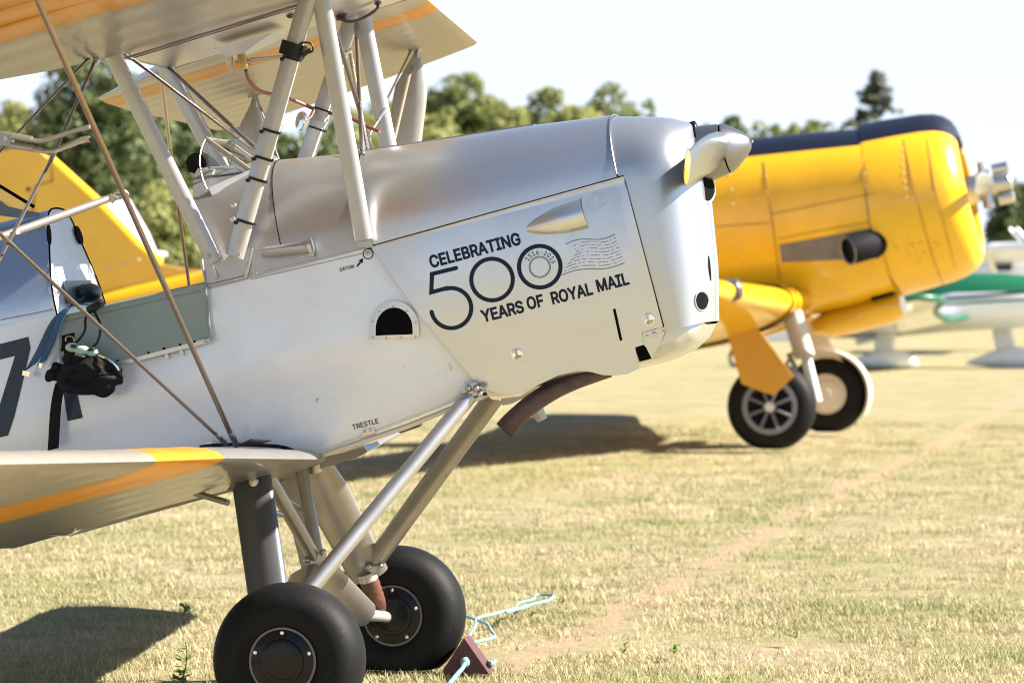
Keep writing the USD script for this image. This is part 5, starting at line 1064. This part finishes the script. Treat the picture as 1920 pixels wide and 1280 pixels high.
# ------------------------------------------------------------------ van behind the yellow fin, weed
YV = 74.0
VN = thing('white_van', 'white van mostly hidden behind the yellow tail fin under the trees', 'van', tuple(P(195, 600, YV) * [1, 1, 0]))
z0 = .35; b0 = P(246, 372, YV); hgt = b0[2]
vb = [np.array([b0[0] - 3.6, YV, z0]), np.array([b0[0] + .35, YV, z0]), np.array([b0[0] + .30, YV, z0 + 1.0]), np.array([b0[0] - .1, YV, hgt - .75]), np.array([b0[0] - .55, YV, hgt]), np.array([b0[0] - 3.6, YV, hgt])]
part(VN, 'body', slab(vb, EY * 1.8), m_airwhite, smooth=False)
part(VN, 'side_window', slab([np.array([b0[0] - .75, YV - .01, hgt - .75]), np.array([b0[0] - .25, YV - .01, hgt - .75]), np.array([b0[0] - .6, YV - .01, hgt - .15]), np.array([b0[0] - .75, YV - .01, hgt - .15])], -EY * .01), m_code)
part(VN, 'stripe', slab([np.array([b0[0] - 3.6, YV - .01, hgt - 1.0]), np.array([b0[0] - .1, YV - .01, hgt - 1.0]), np.array([b0[0] - .0, YV - .01, hgt - .85]), np.array([b0[0] - 3.6, YV - .01, hgt - .85])], -EY * .01), m_green)
for dx in (-3.0, -.4): part(VN, 'wheel', lathe((b0[0] + dx, YV - .02, .34), EY, [(0, .2), (0, .34), (.25, .34), (.25, .2)], 24), m_rubber)
GL = thing('white_glider', 'slim white glider nose seen above the yellow fuselage spine', 'glider', tuple(P(290, 600, 70.0) * [1, 1, 0]))
part(GL, 'fuselage', loft([np.array([P(x, 478, 70.0) + np.array([0, w * math.cos(a), w * math.sin(a)]) for a in np.linspace(0, 2 * np.pi, 16, endpoint=False)]) for x, w in [(150, .06), (230, .08), (280, .085), (302, .075), (311, .05), (314, .01)]]), m_airwhite, smooth=60)
part(GL, 'trestle', tube([P(240, 480, 70.0), P(240, 480, 70.0) * [1, 1, 0]], .05, 8), m_steel)
m_weed = pmat('weed_leaf', (.16, .24, .035), .55, trans=.3, var=.3, vscale=30)
def weed(px, py, h, seed, label, n=16):
    rng = random.Random(seed); b = G(px, py); w = thing('weed', label, 'weed', tuple(b), group='weeds in the dry grass'); st = [b, b + [.01, 0, h * .5], b + [.004, .01, h]]
    part(w, 'stem', tube(spline(st, 12), .003, 5), m_weed); ls = []
    for k in range(n):
        t = rng.uniform(.0, .95); c = b + np.array([0, 0, h * t]); a = rng.uniform(0, 6.28); l = rng.uniform(.025, .05) * (1 if t < .7 else .6); d = np.array([math.cos(a), math.sin(a), rng.uniform(-.1, .6)]); s = np.cross(d, [0, 0, 1]); s /= np.linalg.norm(s)
        ls.append((np.array([c, c + d * l * .5 + s * l * .28, c + d * l, c + d * l * .5 - s * l * .28]), np.array([[0, 1, 2], [0, 2, 3]])))
    part(w, 'leaves', cat(*ls), m_weed, smooth=False)
weed(345, 1262, .105, 1, 'tall thin green weed in the dry grass left of the near wheel', 26); weed(338, 1292, .06, 2, 'low leafy weed at the bottom edge left of the near wheel', 22); weed(345, 1150, .04, 5, 'small clover tuft at the tip of the wing shadow', 14)
for i_, (a_, b_, n_, l_) in enumerate([(1168, 1222, 9, 'flat green weed rosette right of the blue rope'), (1263, 1224, 8, 'small green weed rosette further right of the blue rope'), (1052, 1130, 8, 'green weed just beyond the end of the blue rope'), (1490, 1195, 8, 'low weed alone in the dry grass at lower right')]): weed(a_, b_, .028, 40 + i_, l_, n_)
